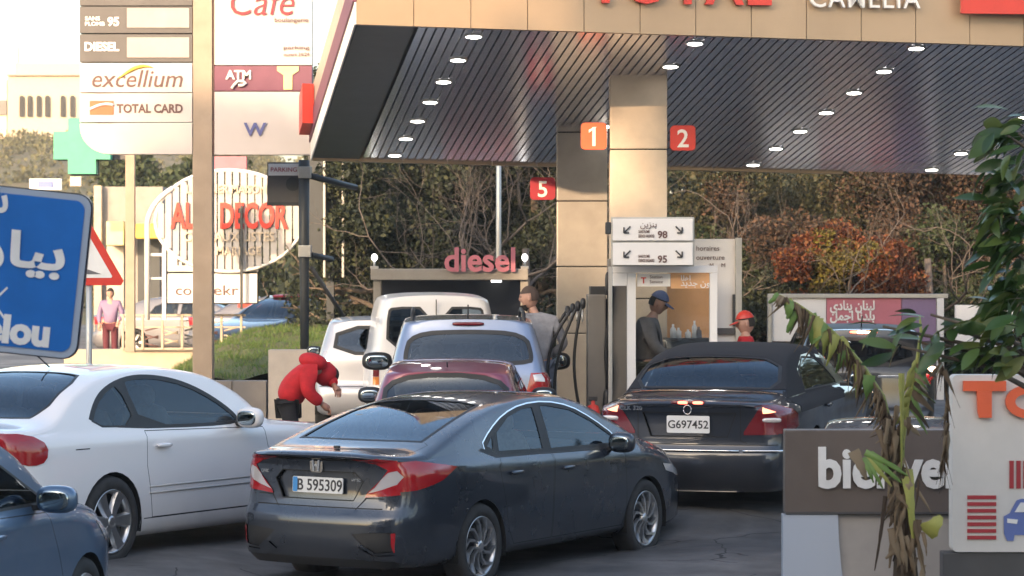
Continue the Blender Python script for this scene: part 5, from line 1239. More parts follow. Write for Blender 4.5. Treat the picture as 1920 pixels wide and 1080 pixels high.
ts = empty('station_sign', W(1940, YH, YS), 0, 'white board with red TOTAL letters, red stripes and a blue car symbol', 'sign'); ts.location.z = 0
a, b = W(1786, 1035, YS), W(2180, 703, YS); kid(prism('board', rrect(b.x-a.x, b.z-a.z, .03, 5), .14, mat('white_board', (.66, .62, .58), .5, noise=.05), None, Matrix.Translation(a+Vector((0, .14, 0))) @ Matrix.Rotation(R(90), 4, 'X')), ts)
kid(board('base', 1768, 1036, 2180, 1230, YS+.02, .14, M['greyp'], None, .01), ts)
def extr(pts, m_, nm, dd=.03): return kid(prism(nm, pts, dd, m_, None, Matrix.Translation((0, YS-.002, 0)) @ Matrix.Rotation(R(90), 4, 'X')), ts)
def pxs(pts): return [(W(x, y, YS).x, W(x, y, YS).z) for x, y in pts]
extr(pxs([(1805, 733), (1885, 733), (1885, 714), (1805, 714)][::-1]), M['orange'], 'letter_t_bar'); extr(pxs([(1835, 783), (1858, 783), (1858, 733.2), (1830, 733.2), (1832, 772)][::-1]), M['orange'], 'letter_t_stem')
def ring(cx, cy, rx, ry, ix, iy, m_, nm):
    bm = bmesh.new(); n = 40; L4 = []
    for k in range(n):
        a = 2*PI*k/n; L4.append([bm.verts.new(Vector((W(cx+r1*math.cos(a), 0, YS).x, YS-yy, W(0, cy+r2*math.sin(a), YS).z))) for r1, r2, yy in ((rx, ry, .003), (rx, ry, .032), (ix, iy, .032), (ix, iy, .003))])
    for k in range(n):
        for j in range(4): bm.faces.new((L4[k][j], L4[k][(j+1) % 4], L4[(k+1) % n][(j+1) % 4], L4[(k+1) % n][j]))
    bmesh.ops.recalc_face_normals(bm, faces=bm.faces); return kid(bmo(nm, bm, m_), ts)
ring(1926, 753, 42, 31, 24, 15, M['orange'], 'letter_o')
extr(pxs([(1970, 733), (2045, 733), (2045, 714), (1970, 714)][::-1]), M['orange'], 'letter_t_bar'); extr(pxs([(1997, 783), (2020, 783), (2020, 733.2), (1997, 733.2)][::-1]), M['orange'], 'letter_t_stem')
for k in range(7): kid(board('red_stripe', 1814, 929+12.6*k, 1868, 936+12.6*k, YS-.008, .007, M['stripe'], None, 0), ts)
for k in range(3): kid(board('red_stripe', 1893+13*k, 864, 1901+13*k, 916, YS-.008, .007, M['stripe'], None, 0), ts)
extr(pxs([(1882, 968), (1893, 962), (1906, 938), (1915, 935), (1985, 935), (1994, 938), (2007, 962), (2018, 968), (2018, 1000), (2012, 1014), (2000, 1014), (1998, 1003), (1902, 1003), (1900, 1014), (1888, 1014), (1882, 1000)][::-1]), M['carblue'], 'car_symbol', .006)
extr(pxs([(1902, 960), (1913, 942), (1987, 942), (1998, 960)][::-1]), M['letters_white'], 'car_symbol_window', .010); extr(pxs([(1888, 972), (1908, 974), (1906, 982), (1888, 980)][::-1]), M['letters_white'], 'car_symbol_lamp', .010)

# ---------------------------------------------------------------- unseen building added behind the camera to shade the forecourt; glass and paint reflect it
ab = empty('apartment_building', (-18, -22, 0), 0, 'long pale apartment building across the street, opposite the station', 'building')
box('wall', (0, 0, 8.75), (58, 9, 17.5), M['concrete2'], ab)
wbm = bmesh.new(); a_box(wbm, (0, 0, 0), (1.5, .1, 1.6)); wme = bpy.data.meshes.new('window'); wbm.to_mesh(wme); wbm.free(); wme.materials.append(M['navy'])
for i in range(18):
    for j in range(5):
        o = bpy.data.objects.new('window', wme); C.objects.link(o); o.parent = ab; o.location = (-27+3.2*i, 4.53, 2.2+3.3*j)
box('stair_tower', (13.9, 0, 18.9), (30, 8, 2.8), M['concrete'], ab)  # taller part added to keep the right of the fascia in shade
for j in range(4): box('balcony', (-4+7*j, 5.0, 4.0+3.3*(j % 3)), (5, 1.0, 1.0), M['concrete'], ab)
# ---------------------------------------------------------------- people
def skin(name, nodes, edges, m, parent, root=0, sub=2):
    """continuous limb surface grown from a jointed skeleton; nodes = [(point, (rx, ry))]"""
    me = bpy.data.meshes.new(name); me.from_pydata([n[0] for n in nodes], edges, []); o = bpy.data.objects.new(name, me); C.objects.link(o)
    o.modifiers.new('s', 'SKIN'); sv = me.skin_vertices[0].data
    for i, n in enumerate(nodes): r = n[1]; sv[i].radius = r if isinstance(r, tuple) else (r, r); sv[i].use_root = (i == root)
    sb = o.modifiers.new('d', 'SUBSURF'); sb.levels = sub; sb.render_levels = sub
    dg = bpy.context.evaluated_depsgraph_get(); nm = bpy.data.meshes.new_from_object(o.evaluated_get(dg)); bpy.data.objects.remove(o)
    nm.materials.clear(); nm.name = name; return link(name, nm, parent, m, True)
def head(parent, c, yaw, pitch, skm, hairm=None, beard=False, cap=None, capm=None, sc=1.0, stubble=None):
    """head with brow, nose, lips, chin and ears, then hair, beard or cap as children; faces +X before turning"""
    bm = bmesh.new(); bmesh.ops.create_uvsphere(bm, u_segments=28, v_segments=22, radius=1)
    for v in bm.verts:
        x, y, z = v.co; f = max(0, x)
        X = x*.098*(1-.12*max(0, -z)); Y_ = y*.077*(1-.30*max(0, -z)**1.3); Z = z*.118
        X += .022*math.exp(-((y/.16)**2+((z+.10)/.20)**2))*(f > .5)      # nose
        X += .008*math.exp(-((y/.6)**2+((z-.28)/.12)**2))*(f > .5)       # brow
        X -= .010*math.exp(-(((abs(y)-.36)/.16)**2+((z-.10)/.12)**2))*(f > .5)   # eye sockets
        X += .007*math.exp(-((y/.28)**2+((z+.48)/.07)**2))*(f > .3)      # lips
        X += .016*math.exp(-((y/.35)**2+((z+.82)/.18)**2))*(f > .1)      # chin
        v.co = Vector((X, Y_, Z))
    for sg in (-1, 1):
        r = bmesh.ops.create_uvsphere(bm, u_segments=10, v_segments=8, radius=1)
        for v in r['verts']: v.co = Vector((v.co.x*.018-.006, sg*(.078+v.co.y*.010), v.co.z*.032-.008))
    e = Euler((0, pitch, yaw)); L = e.to_matrix().to_4x4(); Mx = Matrix.Translation(c) @ L @ Matrix.Scale(sc, 4)
    bmesh.ops.transform(bm, matrix=Mx, verts=bm.verts); h = bmo('head', bm, skm, parent, True)
    def part(name, m, fn, cut):
        b = bmesh.new(); bmesh.ops.create_uvsphere(b, u_segments=24, v_segments=18, radius=1); kill = [v for v in b.verts if not cut(v.co)]
        bmesh.ops.delete(b, geom=kill, context='VERTS')
        for v in b.verts: v.co = fn(v.co)
        bmesh.ops.transform(b, matrix=Mx, verts=b.verts); return bmo(name, b, m, h, True)
    if hairm: part('hair', hairm, lambda p: Vector((p.x*.104-.004, p.y*.083, p.z*.123+.002)), lambda p: p.z > .25 or (p.x < -.1 and p.z > -.35))
    if beard: part('beard', M['hair'], lambda p: Vector((p.x*.130+.006, p.y*.076*(1-.2*max(0, -p.z)), p.z*.150-.002)), lambda p: p.x > .12 and -1.01 < p.z < -.35)
    for sg in (-1, 1):
        b = bmesh.new(); bmesh.ops.create_uvsphere(b, u_segments=8, v_segments=6, radius=.011, matrix=Matrix.Translation((.081, sg*.028, .013))); bmesh.ops.transform(b, matrix=Mx, verts=b.verts); bmo('eye', b, M['hair'], h, True)
    if cap:
        part('cap', capm, lambda p: Vector((p.x*.112, p.y*.092, p.z*.125+.012+.012*max(0, p.z))), lambda p: p.z > .18)
        b = bmesh.new(); n = 12; top = []; lo = []
        for k in range(n+1):
            a = -PI/2+PI*k/n; top.append((Vector((.085+.0*math.cos(a), .088*math.sin(a)*.95, .040)), Vector((.10+.085*math.cos(a), .085*math.sin(a), .022-.012*math.cos(a)+.0))))
        A = [(b.verts.new(p), b.verts.new(q), b.verts.new(q-Vector((0, 0, .008))), b.verts.new(p-Vector((0, 0, .008)))) for p, q in top]
        for r1, r2 in zip(A, A[1:]):
            for j in range(4): b.faces.new((r1[j], r1[(j+1) % 4], r2[(j+1) % 4], r2[j]))
        bmesh.ops.recalc_face_normals(b, faces=b.faces); bmesh.ops.transform(b, matrix=Mx, verts=b.verts); bmo('cap_brim', b, capm, h, True)
    return h
def hand(parent, c, d, up, m):
    """palm with five curled fingers along d"""
    d = Vector(d).normalized(); up = Vector(up); sd_ = d.cross(up).normalized(); up = sd_.cross(d).normalized(); c = Vector(c)
    bm = bmesh.new(); a_tube(bm, [c-d*.02, c+d*.03, c+d*.075, c+d*.09], [.024, .034, .036, .026], 8)
    for k in range(4):
        b = c+d*.08+sd_*(-.027+.018*k); L = (.060, .070, .066, .052)[k]
        a_tube(bm, [b, b+d*L*.45-up*.006, b+d*L*.75-up*.022, b+d*L*.85-up*.042], [.0095, .009, .0085, .006], 6)
    b = c+d*.02-sd_*.032; a_tube(bm, [b, b+d*.03-sd_*.02-up*.01, b+d*.06-sd_*.014-up*.022], [.012, .0105, .008], 6)
    return bmo('hand', bm, m, parent)
def person(label, base, J, mats, hd):
    """J: joints in metres relative to base; body skin below, then clothes"""
    root = empty('person', base, 0, label, 'person'); g = lambda k: Vector(J[k])
    neckc = (g('neck')+g('chest'))/2
    bn = [(g('pelvis'), .10), (g('waist'), .10), (g('chest'), (.13, .10)), (g('neck'), .052), (g('head')-Vector((0, 0, .05)) if 'headbase' not in J else g('headbase'), .05)]
    be = [(0, 1), (1, 2), (2, 3), (3, 4)]
    for s in 'lr':
        i = len(bn); bn += [(g('sh'+s), .05), (g('el'+s), .038), (g('wr'+s), .028)]; be += [(2, i), (i, i+1), (i+1, i+2)]
        i = len(bn); bn += [(g('hip'+s), .08), (g('kn'+s), .055), (g('an'+s), .04), (g('an'+s)+Vector(J.get('toe', (0, .14, -.04))), .03)]; be += [(0, i), (i, i+1), (i+1, i+2), (i+2, i+3)]
    body = skin('body', bn, be, mats['skin'], root)
    jr = mats.get('jr', 1.0)
    jn = [(g('pelvis')+Vector((0, 0, -.02)), (.16*jr, .125*jr)), (g('waist'), (.155*jr, .125*jr)), (g('chest'), (.185*jr, .135*jr)), (g('neck')-(g('neck')-g('chest'))*.22, (.085, .08))]; je = [(0, 1), (1, 2), (2, 3)]
    for s in 'lr':
        i = len(jn); jn += [(g('sh'+s), .078*jr), (g('el'+s), .060*jr), (g('wr'+s)-(g('wr'+s)-g('el'+s))*.06, .046*jr)]; je += [(2, i), (i, i+1), (i+1, i+2)]
    skin('jacket', jn, je, mats['top'], root)
    tn = [(g('pelvis'), (.13, .11))]; te = []
    for s in 'lr':
        i = len(tn); tn += [(g('hip'+s), .098), (g('kn'+s), .075), (g('an'+s)+Vector((0, 0, .03)), .062)]; te += [(0, i), (i, i+1), (i+1, i+2)]
    skin('trousers', tn, te, mats['legs'], root)
    for s in 'lr':
        a = g('an'+s); t = Vector(J.get('toe', (0, .14, -.04))); blob('shoe', a+t*.45+Vector((0, 0, -.035)), (.11 if abs(t.x) < abs(t.y) else .28, .28 if abs(t.x) < abs(t.y) else .11, .10), M['hair'], root, 12, 2.6)
        d = g('wr'+s)-g('el'+s); hand(root, g('wr'+s), d, (0, 0, 1) if abs(d.normalized().z) < .9 else (0, -1, 0), mats['skin'])
    head(root, g('head'), *hd[0], mats['skin'], **hd[1]); return root
# man in grey sweatshirt between crossover and pump: seen from behind-left, face turned to the left, right elbow out
b = W(1005, YH, 30.0); b.z = .44
J = dict(pelvis=(.05, 0, .95), waist=(.05, 0, 1.10), chest=(.03, 0, 1.36), neck=(-.03, -.01, 1.53), head=(-.075, -.02, 1.685), headbase=(-.05, -.01, 1.60), shl=(-.12, .02, 1.45), ell=(-.24, .06, 1.20), wrl=(-.30, .26, 1.12), shr=(.20, -.02, 1.42), elr=(.32, -.04, 1.16), wrr=(.16, .12, 1.02),
    hipl=(-.05, 0, .90), knl=(-.06, .03, .50), anl=(-.06, 0, .09), hipr=(.14, 0, .90), knr=(.16, .03, .50), anr=(.16, 0, .09))
person('bearded man in a grey sweatshirt standing between the crossover and the fuel pump', b, J, dict(skin=M['skin'], top=M['greycloth'], legs=M['jean'], jr=.98), ((R(172), R(6)), dict(hairm=mat('cropped_hair', (.07, .045, .035), .8), beard=True, sc=1.06)))
# man in a cap behind the glass opening, looking down to the right
b = W(1225, YH, 30.1); b.z = .40
J = dict(pelvis=(-.06, 0, .98), waist=(-.06, 0, 1.12), chest=(-.04, 0, 1.37), neck=(.0, 0, 1.52), head=(.055, 0, 1.655), headbase=(.02, 0, 1.57), shl=(-.10, .17, 1.43), ell=(-.02, .24, 1.18), wrl=(.17, .20, 1.08), shr=(-.08, -.17, 1.42), elr=(.0, -.24, 1.16), wrr=(.20, -.16, 1.06),
    hipl=(-.06, .09, .92), knl=(-.05, .09, .50), anl=(-.06, .09, .09), hipr=(-.06, -.09, .92), knr=(-.02, -.09, .50), anr=(-.06, -.09, .09), toe=(.14, 0, -.04))
person('man in a blue cap and dark grey jacket looking down behind the glass opening', b, J, dict(skin=M['skin'], top=M['darkcloth'], legs=mat('olive_trousers', (.10, .10, .075), .9), jr=1.25), ((R(-12), R(22)), dict(hairm=M['hair'], cap=True, capm=M['bluecloth'], sc=1.04)))
# man in red bending into the silver car
b = W(566, YH, 27.6); b.z = gz(-2.2, 27.6)
J = dict(pelvis=(-.13, 0, .80), waist=(-.10, 0, .97), chest=(.02, 0, 1.12), neck=(.17, -.02, 1.15), head=(.26, .10, 1.08), headbase=(.21, .05, 1.12), shl=(.08, .16, 1.16), ell=(.26, .16, 1.10), wrl=(.34, .0, .98), shr=(.06, -.16, 1.14), elr=(.08, -.20, .92), wrr=(.22, -.12, .80),
    hipl=(-.14, .09, .76), knl=(-.10, .10, .42), anl=(-.14, .10, .08), hipr=(-.14, -.09, .76), knr=(-.06, -.11, .42), anr=(-.10, -.10, .08), toe=(.14, 0, -.04))
pr = person('man in a red jacket bending down at the window of the silver car', b, J, dict(skin=M['skin2'], top=M['redcloth'], legs=M['blackcloth'], jr=1.32), ((R(0), R(65)), dict(hairm=M['hair'], sc=1.0)))
blob('hood', (.23, .08, 1.11), (.24, .24, .25), M['redcloth'], pr, 16, 2.4, Euler((0, R(40), 0))); blob('hood_collar', (.12, -.06, 1.24), (.30, .26, .17), M['redcloth'], pr, 16, 2.2, Euler((0, R(14), 0)))
# attendant in a red cap behind the convertible
b = W(1398, YH, 31.3); b.z = gz(2.7, 31.3)-.08
J = dict(pelvis=(0, 0, .92), waist=(0, 0, 1.06), chest=(0, 0, 1.30), neck=(0, 0, 1.45), head=(0, 0, 1.575), headbase=(0, 0, 1.50), shl=(0, .17, 1.37), ell=(.02, .22, 1.12), wrl=(.05, .14, .92), shr=(0, -.17, 1.37), elr=(.02, -.22, 1.12), wrr=(.08, -.18, .92),
    hipl=(0, .09, .87), knl=(0, .09, .48), anl=(0, .09, .09), hipr=(0, -.09, .87), knr=(0, -.09, .48), anr=(0, -.09, .09), toe=(-.14, 0, -.04))
person('attendant in a red cap almost hidden behind the convertible roof', b, J, dict(skin=M['skin'], top=M['redcloth'], legs=M['blackcloth']), ((R(180), R(8)), dict(hairm=M['hair'], cap=True, capm=M['redsign'], sc=1.05)))
# distant pedestrian on the left
b = W(207, YH, 57); b.z = terrain(-8.5, 57)
J = dict(pelvis=(0, 0, .92), waist=(0, 0, 1.06), chest=(0, 0, 1.30), neck=(0, 0, 1.45), head=(0, 0, 1.575), headbase=(0, 0, 1.50), shl=(-.18, 0, 1.37), ell=(-.24, 0, 1.12), wrl=(-.22, -.1, .92), shr=(.18, 0, 1.37), elr=(.26, -.02, 1.14), wrr=(.20, -.14, .98),
    hipl=(-.09, 0, .87), knl=(-.09, 0, .48), anl=(-.09, 0, .09), hipr=(.09, 0, .87), knr=(.09, 0, .48), anr=(.09, 0, .09), toe=(0, -.14, -.04))
p_ = person('distant pedestrian in a lilac top and dark red skirt by the railing', b, J, dict(skin=M['skin'], top=M['purple'], legs=mat('dark_skirt', (.10, .02, .03), .9)), ((R(-90), 0), dict(hairm=M['hair'])))

# ---------------------------------------------------------------- vegetation
def leaves(name, blobs, n, size, m, parent=None, kind=None, droop=0, asp=1.8, seed=1, loose=.0):
    """leaf-sized folded faces spread through ellipsoids (centre, radii, weight)"""
    r = np.random.RandomState(seed); w_ = np.array([b[2] if len(b) > 2 else 1 for b in blobs], float); w_ /= w_.sum(); idx = r.choice(len(blobs), n, p=w_)
    c = np.array([b[0] for b in blobs])[idx]; rad = np.array([b[1] if hasattr(b[1], '__len__') else (b[1],)*3 for b in blobs])[idx]
    d = r.randn(n, 3); d /= np.linalg.norm(d, axis=1)[:, None]; rr = (r.rand(n)**(.45))[:, None]
    # clumpiness
    ph = r.rand(len(blobs), 3)[idx]*6; cl = np.sin(d*5.5+ph).sum(1); rr = rr*(1+.10*cl[:, None]); p = c+d*rad*rr
    a = r.randn(n, 3); a[:, 2] -= droop; a /= np.linalg.norm(a, axis=1)[:, None]; b = np.cross(a, r.randn(n, 3)); b /= np.linalg.norm(b, axis=1)[:, None]
    s = (size*(.55+.9*r.rand(n)))[:, None]; h = np.cross(a, b)*s*.18
    v = np.stack([p-a*s*.5, p+b*s*.5/asp+h, p+a*s*.5, p-b*s*.5/asp+h], 1).reshape(-1, 3)
    me = bpy.data.meshes.new(name); me.vertices.add(4*n); me.vertices.foreach_set('co', v.astype('f').ravel()); me.loops.add(4*n); me.loops.foreach_set('vertex_index', np.arange(4*n, dtype='i'))
    me.polygons.add(n); me.polygons.foreach_set('loop_start', np.arange(0, 4*n, 4, dtype='i')); me.polygons.foreach_set('loop_total', np.full(n, 4, 'i')); me.update(); me.validate()
    o = link(name, me, parent, m)
    if kind: o['kind'] = kind
    return o
def branches(bm, p, d, L, r, depth, rg, gn=.25, spread=.6, mi=0, up=.15, nb=(2, 3)):
    pts = [p]; q = p.copy(); dd = d.copy(); n = 4
    for k in range(n):
        dd = (dd+Vector((rg.gauss(0, gn), rg.gauss(0, gn), rg.gauss(0, gn)+up*.3))).normalized(); q = q+dd*L/n; pts.append(q.copy())
    a_tube(bm, pts, [r*(1-.45*k/n) for k in range(n+1)], 5 if depth > 1 else 3, mi, False)
    if depth > 0:
        for k in range(rg.randint(*nb)):
            i = rg.randint(2, n); e = (dd+Vector((rg.gauss(0, spread), rg.gauss(0, spread), rg.gauss(0, spread)+up))).normalized()
            branches(bm, pts[i], e, L*rg.uniform(.6, .82), r*.55, depth-1, rg, gn, spread, mi, up, nb)
def tree(name, label, px, Y, h, r, lm, n, size, seed, group=None, trunk_h=None, blobs=9, flat=1.0, cat='tree', base=None, bark='bark'):
    rg = random.Random(seed); X = (px-960)/F*Y; b = Vector((X, Y, terrain(X, Y) if base is None else base)); root = empty(name, b, 0, label, cat, group); th = trunk_h or h*.35
    bm = bmesh.new(); a_tube(bm, [(0, 0, -.1), (rg.gauss(0, .1), 0, th*.6), (rg.gauss(0, .2), rg.gauss(0, .1), h*.75)], [h*.028, h*.02, h*.008], 8)
    for k in range(6):
        z = th*(.6+.25*k); branches(bm, Vector((0, 0, min(z, h*.7))), Vector((rg.gauss(0, 1), rg.gauss(0, 1), .5)).normalized(), r*.7, h*.010, 2, rg)
    bmo('trunk', bm, M[bark], root)
    bl = []
    for k in range(blobs):
        a = rg.uniform(0, 6.28); q = rg.uniform(.1, .75)*r; z = rg.uniform(th, h-.25*r); s = rg.uniform(.30, .52)*r; bl.append(((q*math.cos(a), q*math.sin(a), z), (s, s, s*.8*flat), s*s))
    leaves('crown', bl, n, size, lm, root, None, .2, 1.8, seed); return root
LM = {}
LM['dark'] = leafmat('dark_evergreen', [(.010, .016, .010), (.018, .028, .014), (.030, .040, .018), (.05, .055, .02)], .7, .15)
LM['olive'] = leafmat('olive_leaves', [(.022, .028, .012), (.042, .046, .019), (.068, .062, .026), (.09, .072, .03)], .7, .2)
LM['brown'] = leafmat('winter_brown_leaves', [(.028, .022, .015), (.05, .036, .022), (.085, .048, .030), (.12, .065, .038)], .8, .2)
LM['red'] = leafmat('red_autumn_leaves', [(.045, .022, .012), (.09, .025, .012), (.17, .045, .015), (.20, .09, .025)], .7, .3)
LM['gold'] = leafmat('yellow_autumn_leaves', [(.06, .05, .018), (.22, .18, .025), (.07, .075, .02), (.12, .06, .02)], .7, .3)
LM['green'] = leafmat('hedge_green_leaves', [(.02, .035, .012), (.035, .055, .02), (.06, .075, .025)], .7, .2)
LM['hill'] = leafmat('hill_shrub_leaves', [(.06, .07, .03), (.10, .10, .04), (.16, .14, .06)], .8, .2)
# dark trees left of the columns
for i, (px, Y, h, r, lab) in enumerate(((735, 48, 6.0, 1.7, 'dark evergreen tree right behind the hoarding'), (790, 50, 6.5, 2.2, 'dark evergreen tree above the left end of the diesel booth'), (890, 52, 6.5, 2.2, 'dark evergreen tree behind the diesel letters'), (1010, 51, 6.2, 2.1, 'dark evergreen tree behind the number 5 sign'), (640, 60, 5.6, 1.7, 'dark evergreen tree behind the round shop sign'), (1120, 53, 6, 2.2, 'dark evergreen tree hidden behind the two columns'))):
    tree('evergreen_tree', lab, px, Y, h, r, LM['dark'], 34000, .095, 20+i, 'dark evergreens behind the station', .9, 12)
# bare winter trees in front of them
def bare(label, px, Y, h, seed, n=7, depth=5, group='bare winter trees behind the station'):
    rg = random.Random(seed); X = (px-960)/F*Y; b = Vector((X, Y, terrain(X, Y))); root = empty('bare_tree', b, 0, label, 'tree', group)
    bm = bmesh.new(); a_tube(bm, [(0, 0, -.1), (.05, 0, h*.25), (0, .05, h*.5)], [.10, .08, .06], 8); bmo('trunk', bm, M['barkpale'], root); bm = bmesh.new()
    for k in range(n): branches(bm, Vector((0, 0, h*(.2+.05*k))), Vector((rg.gauss(0, 1), rg.gauss(0, .5), .35)).normalized(), h*.34, .032, depth, rg, .22, .55, 0, .12)
    bmo('limbs', bm, M['barkpale'], root)
bare('bare branching tree left of the thin lamp post', 870, 46, 4.6, 3, 5, 4); bare('bare branching tree right of the thin lamp post', 985, 46.5, 4.8, 5, 5, 5); bare('bare branching tree right of the front column', 1330, 46, 4.6, 8, 4, 5); bare('bare branching tree in the middle of the hedge', 1500, 46, 4.4, 11, 3, 5); bare('bare branching tree above the billboard end', 1740, 46.5, 4.6, 14, 3, 5)
# autumn hedge on the right
hedge = [(1290, 47.5, 3.6, 1.6, 'green', 'green bush right of the front column'), (1370, 48.5, 4.6, 1.9, 'olive', 'olive green bush with arching twigs beside the front column'), (1460, 47.5, 3.8, 1.5, 'brown', 'brown bush above the left end of the long billboard'), (1520, 45.5, 2.9, 1.0, 'red', 'red leaved bush above the billboard, left one'), (1590, 45.4, 2.9, .7, 'gold', 'yellow leaved bush between the two red ones'), (1665, 45.5, 2.9, 1.0, 'red', 'red leaved bush above the pink poster'),
         (1560, 49.5, 4.8, 2.0, 'olive', 'tall olive bush behind the yellow bush'), (1650, 50, 4.9, 1.9, 'dark', 'dark bush in the middle of the hedge'), (1760, 49, 4.9, 2.1, 'brown', 'large reddish brown bush at the right of the hedge'), (1780, 47.5, 3.2, 1.5, 'green', 'green bush behind the white half hidden board'), (1880, 49.5, 4.9, 2.1, 'brown', 'reddish brown bush at the right edge'), (1420, 46.6, 2.3, 1.2, 'dark', 'dark low bush left of the long billboard'), (1560, 46.6, 2.1, 1.3, 'dark', 'dark low bush behind the long billboard'), (1980, 48, 4.6, 2.0, 'green', 'green bush just beyond the right edge')]
for i, (px, Y, h, r, k, lab) in enumerate(hedge):
    tree('hedge_bush', lab, px, Y, h, r, LM[k], 24000, .075, 60+i, 'autumn hedge bushes behind the station', h*.12, 12, 1.1, 'bush')
o = leaves('far_wood', [((-3+3.0*i, 58+1.5*(i % 3), 2.2+.5*(i % 2)), (2.4, 1.6, 3.0)) for i in range(11)]+[((-2+2.6*i, 63, 4.6), (2.4, 1.6, 2.6)) for i in range(12)]+[((17+1.5*math.sin(i), 52-4*i, 3), (2.5, 2.6, 3.4)) for i in range(8)], 130000, .22, LM['dark'], None, 'stuff', 0, 1.6, 3)  # last row stands out of view, added to darken reflections in car glass
o = leaves('undergrowth', [((1+.9*i, 47.2+.3*(i % 3), .9), (.9, .7, 1.2)) for i in range(14)]+[((-3.2+.8*i, 47.5, .9), (.8, .7, 1.1)) for i in range(7)], 40000, .10, LM['dark'], None, 'stuff', 0, 1.6, 4)
# scrub on the hill
bl = []
for k in range(1100):
    X = rng.uniform(-75, 25); Y = rng.uniform(104, 286); s = rng.uniform(.5, 1.7); bl.append(((X, Y, terrain(X, Y)+s*.3), (s*1.3, s*1.3, s*.8), s*s))
leaves('hill_shrubs', bl, 90000, .36, LM['hill'], None, 'stuff', 0, 1.5, 9)
for i, (px, Y, lab) in enumerate(((285, 88, 'dark round tree above the railing, left of the totem pole'), (330, 84, 'dark tree right beside the round sign frame'), (215, 110, 'olive tree on the slope under the pharmacy cross'), (500, 80, 'dark tree behind the small grey sign'))):
    tree('slope_tree', lab, px, Y, 6.2-i*.3, 2.3, LM['olive' if i == 2 else 'green'], 8000, .2, 90+i, 'trees at the foot of the hill', 1.2)
# unseen trees added behind the camera to dapple the station; glass reflects them
for i, (x, y, h, r) in enumerate(((-14.5, -9, 19.0, 4.2), (-22, -10, 18.6, 4.2), (-6.5, -9, 18.4, 3.8))):
    rt_ = tree('street_tree', ['street tree opposite the station, nearest the corner', 'tallest street tree opposite the station', 'slimmest street tree opposite the station'][i], 960, 10, h, r, LM['green'], 9000, .45, 120+i, 'trees across the street', h*.5); rt_.location = (x, y, 0)

# broad leaved tree on the right: every leaf its own piece
def leafmesh(name, L, w_, m, curl=.18, n=6):
    vs, fs = [], []
    for k in range(n+1):
        t = k/n; ww = w_*math.sin(PI*min(1, t*.94+.04))**.8; z = -curl*L*t*t
        vs += [(L*t, -ww/2, z+.10*ww), (L*t, 0, z), (L*t, ww/2, z+.10*ww)]
    for k in range(n):
        for j in range(2): a = 3*k+j; fs.append((a, a+1, a+4, a+3))
    me = bpy.data.meshes.new(name); me.from_pydata(vs, [], fs); me.polygons.foreach_set('use_smooth', [True]*len(fs)); me.materials.append(m); return me
def objleafmat(name, cols, rough=.35):
    m = bpy.data.materials.new(name); m.use_nodes = True; t = m.node_tree; b = t.nodes['Principled BSDF']; b.inputs['Roughness'].default_value = rough
    g = t.nodes.new('ShaderNodeObjectInfo'); r_ = t.nodes.new('ShaderNodeValToRGB'); e = r_.color_ramp.elements
    while len(e) < len(cols): e.new(.5)
    for i, c in enumerate(cols): e[i].position = i/(len(cols)-1); e[i].color = (*c, 1)
    t.links.new(g.outputs['Random'], r_.inputs[0]); t.links.new(r_.outputs[0], b.inputs['Base Color'])
    tl = t.nodes.new('ShaderNodeBsdfTranslucent'); t.links.new(r_.outputs[0], tl.inputs[0]); mx = t.nodes.new('ShaderNodeMixShader'); mx.inputs[0].default_value = .2
    t.links.new(b.outputs[0], mx.inputs[1]); t.links.new(tl.outputs[0], mx.inputs[2]); t.links.new(mx.outputs[0], t.nodes['Material Output'].inputs[0]); return m
YL = 15.0
bt = empty('broadleaf_tree', W(2010, YH, YL+.1), 0, 'glossy broad leaved tree reaching in from the right edge', 'tree'); bt.location.z = 0
LMb = objleafmat('glossy_leaves', [(.028, .058, .014), (.045, .095, .022), (.08, .14, .03), (.15, .17, .045)], .32)
lme = [leafmesh('leaf', .19, .075, LMb), leafmesh('leaf', .15, .062, LMb, .3)]
bm = bmesh.new(); a_tube(bm, [(0, 0, 0), (.02, 0, 1.2), (-.05, 0, 2.2), (0, 0, 3.6)], [.06, .055, .04, .02], 8)
tips = []
clu = [(1890, 255, 40, 26), (1893, 320, 44, 36), (1885, 400, 42, 34), (1895, 470, 45, 38), (1900, 540, 45, 38), (1880, 600, 50, 30), (1800, 620, 40, 8), (1750, 640, 36, 7), (1690, 650, 30, 5), (1880, 655, 45, 16), (1825, 660, 36, 8), (1910, 250, 40, 14), (1915, 400, 40, 14), (1745, 590, 30, 4), (1905, 650, 40, 14), (1655, 612, 18, 3)]
for cx, cy, sp2, n in clu:
    c_ = W(cx, cy, YL)-bt.location; j = W(2010, cy+90, YL)-bt.location
    a_tube(bm, [Vector((0, 0, j.z-.1)), (Vector((0, 0, j.z))+c_)/2+Vector((0, 0, .02)), c_], [.02, .014, .008], 5)
    for k in range(n):
        p = c_+Vector((rng.gauss(0, sp2*.45), 0, rng.gauss(0, sp2*.45)))*(YL/F)+Vector((0, rng.gauss(0, .10), 0))
        if (p+bt.location).x > W(2000, 0, YL).x: continue
        o = bpy.data.objects.new('leaf', lme[rng.randint(0, 1)]); C.objects.link(o); o.parent = bt; o.location = p
        o.rotation_euler = Euler((rng.gauss(0, .7), rng.uniform(-.3, .9), PI+rng.gauss(0, .75))); q_ = rng.uniform(.75, 1.15); o.scale = (q_, q_, q_)
bmo('trunk', bm, M['bark'], bt)
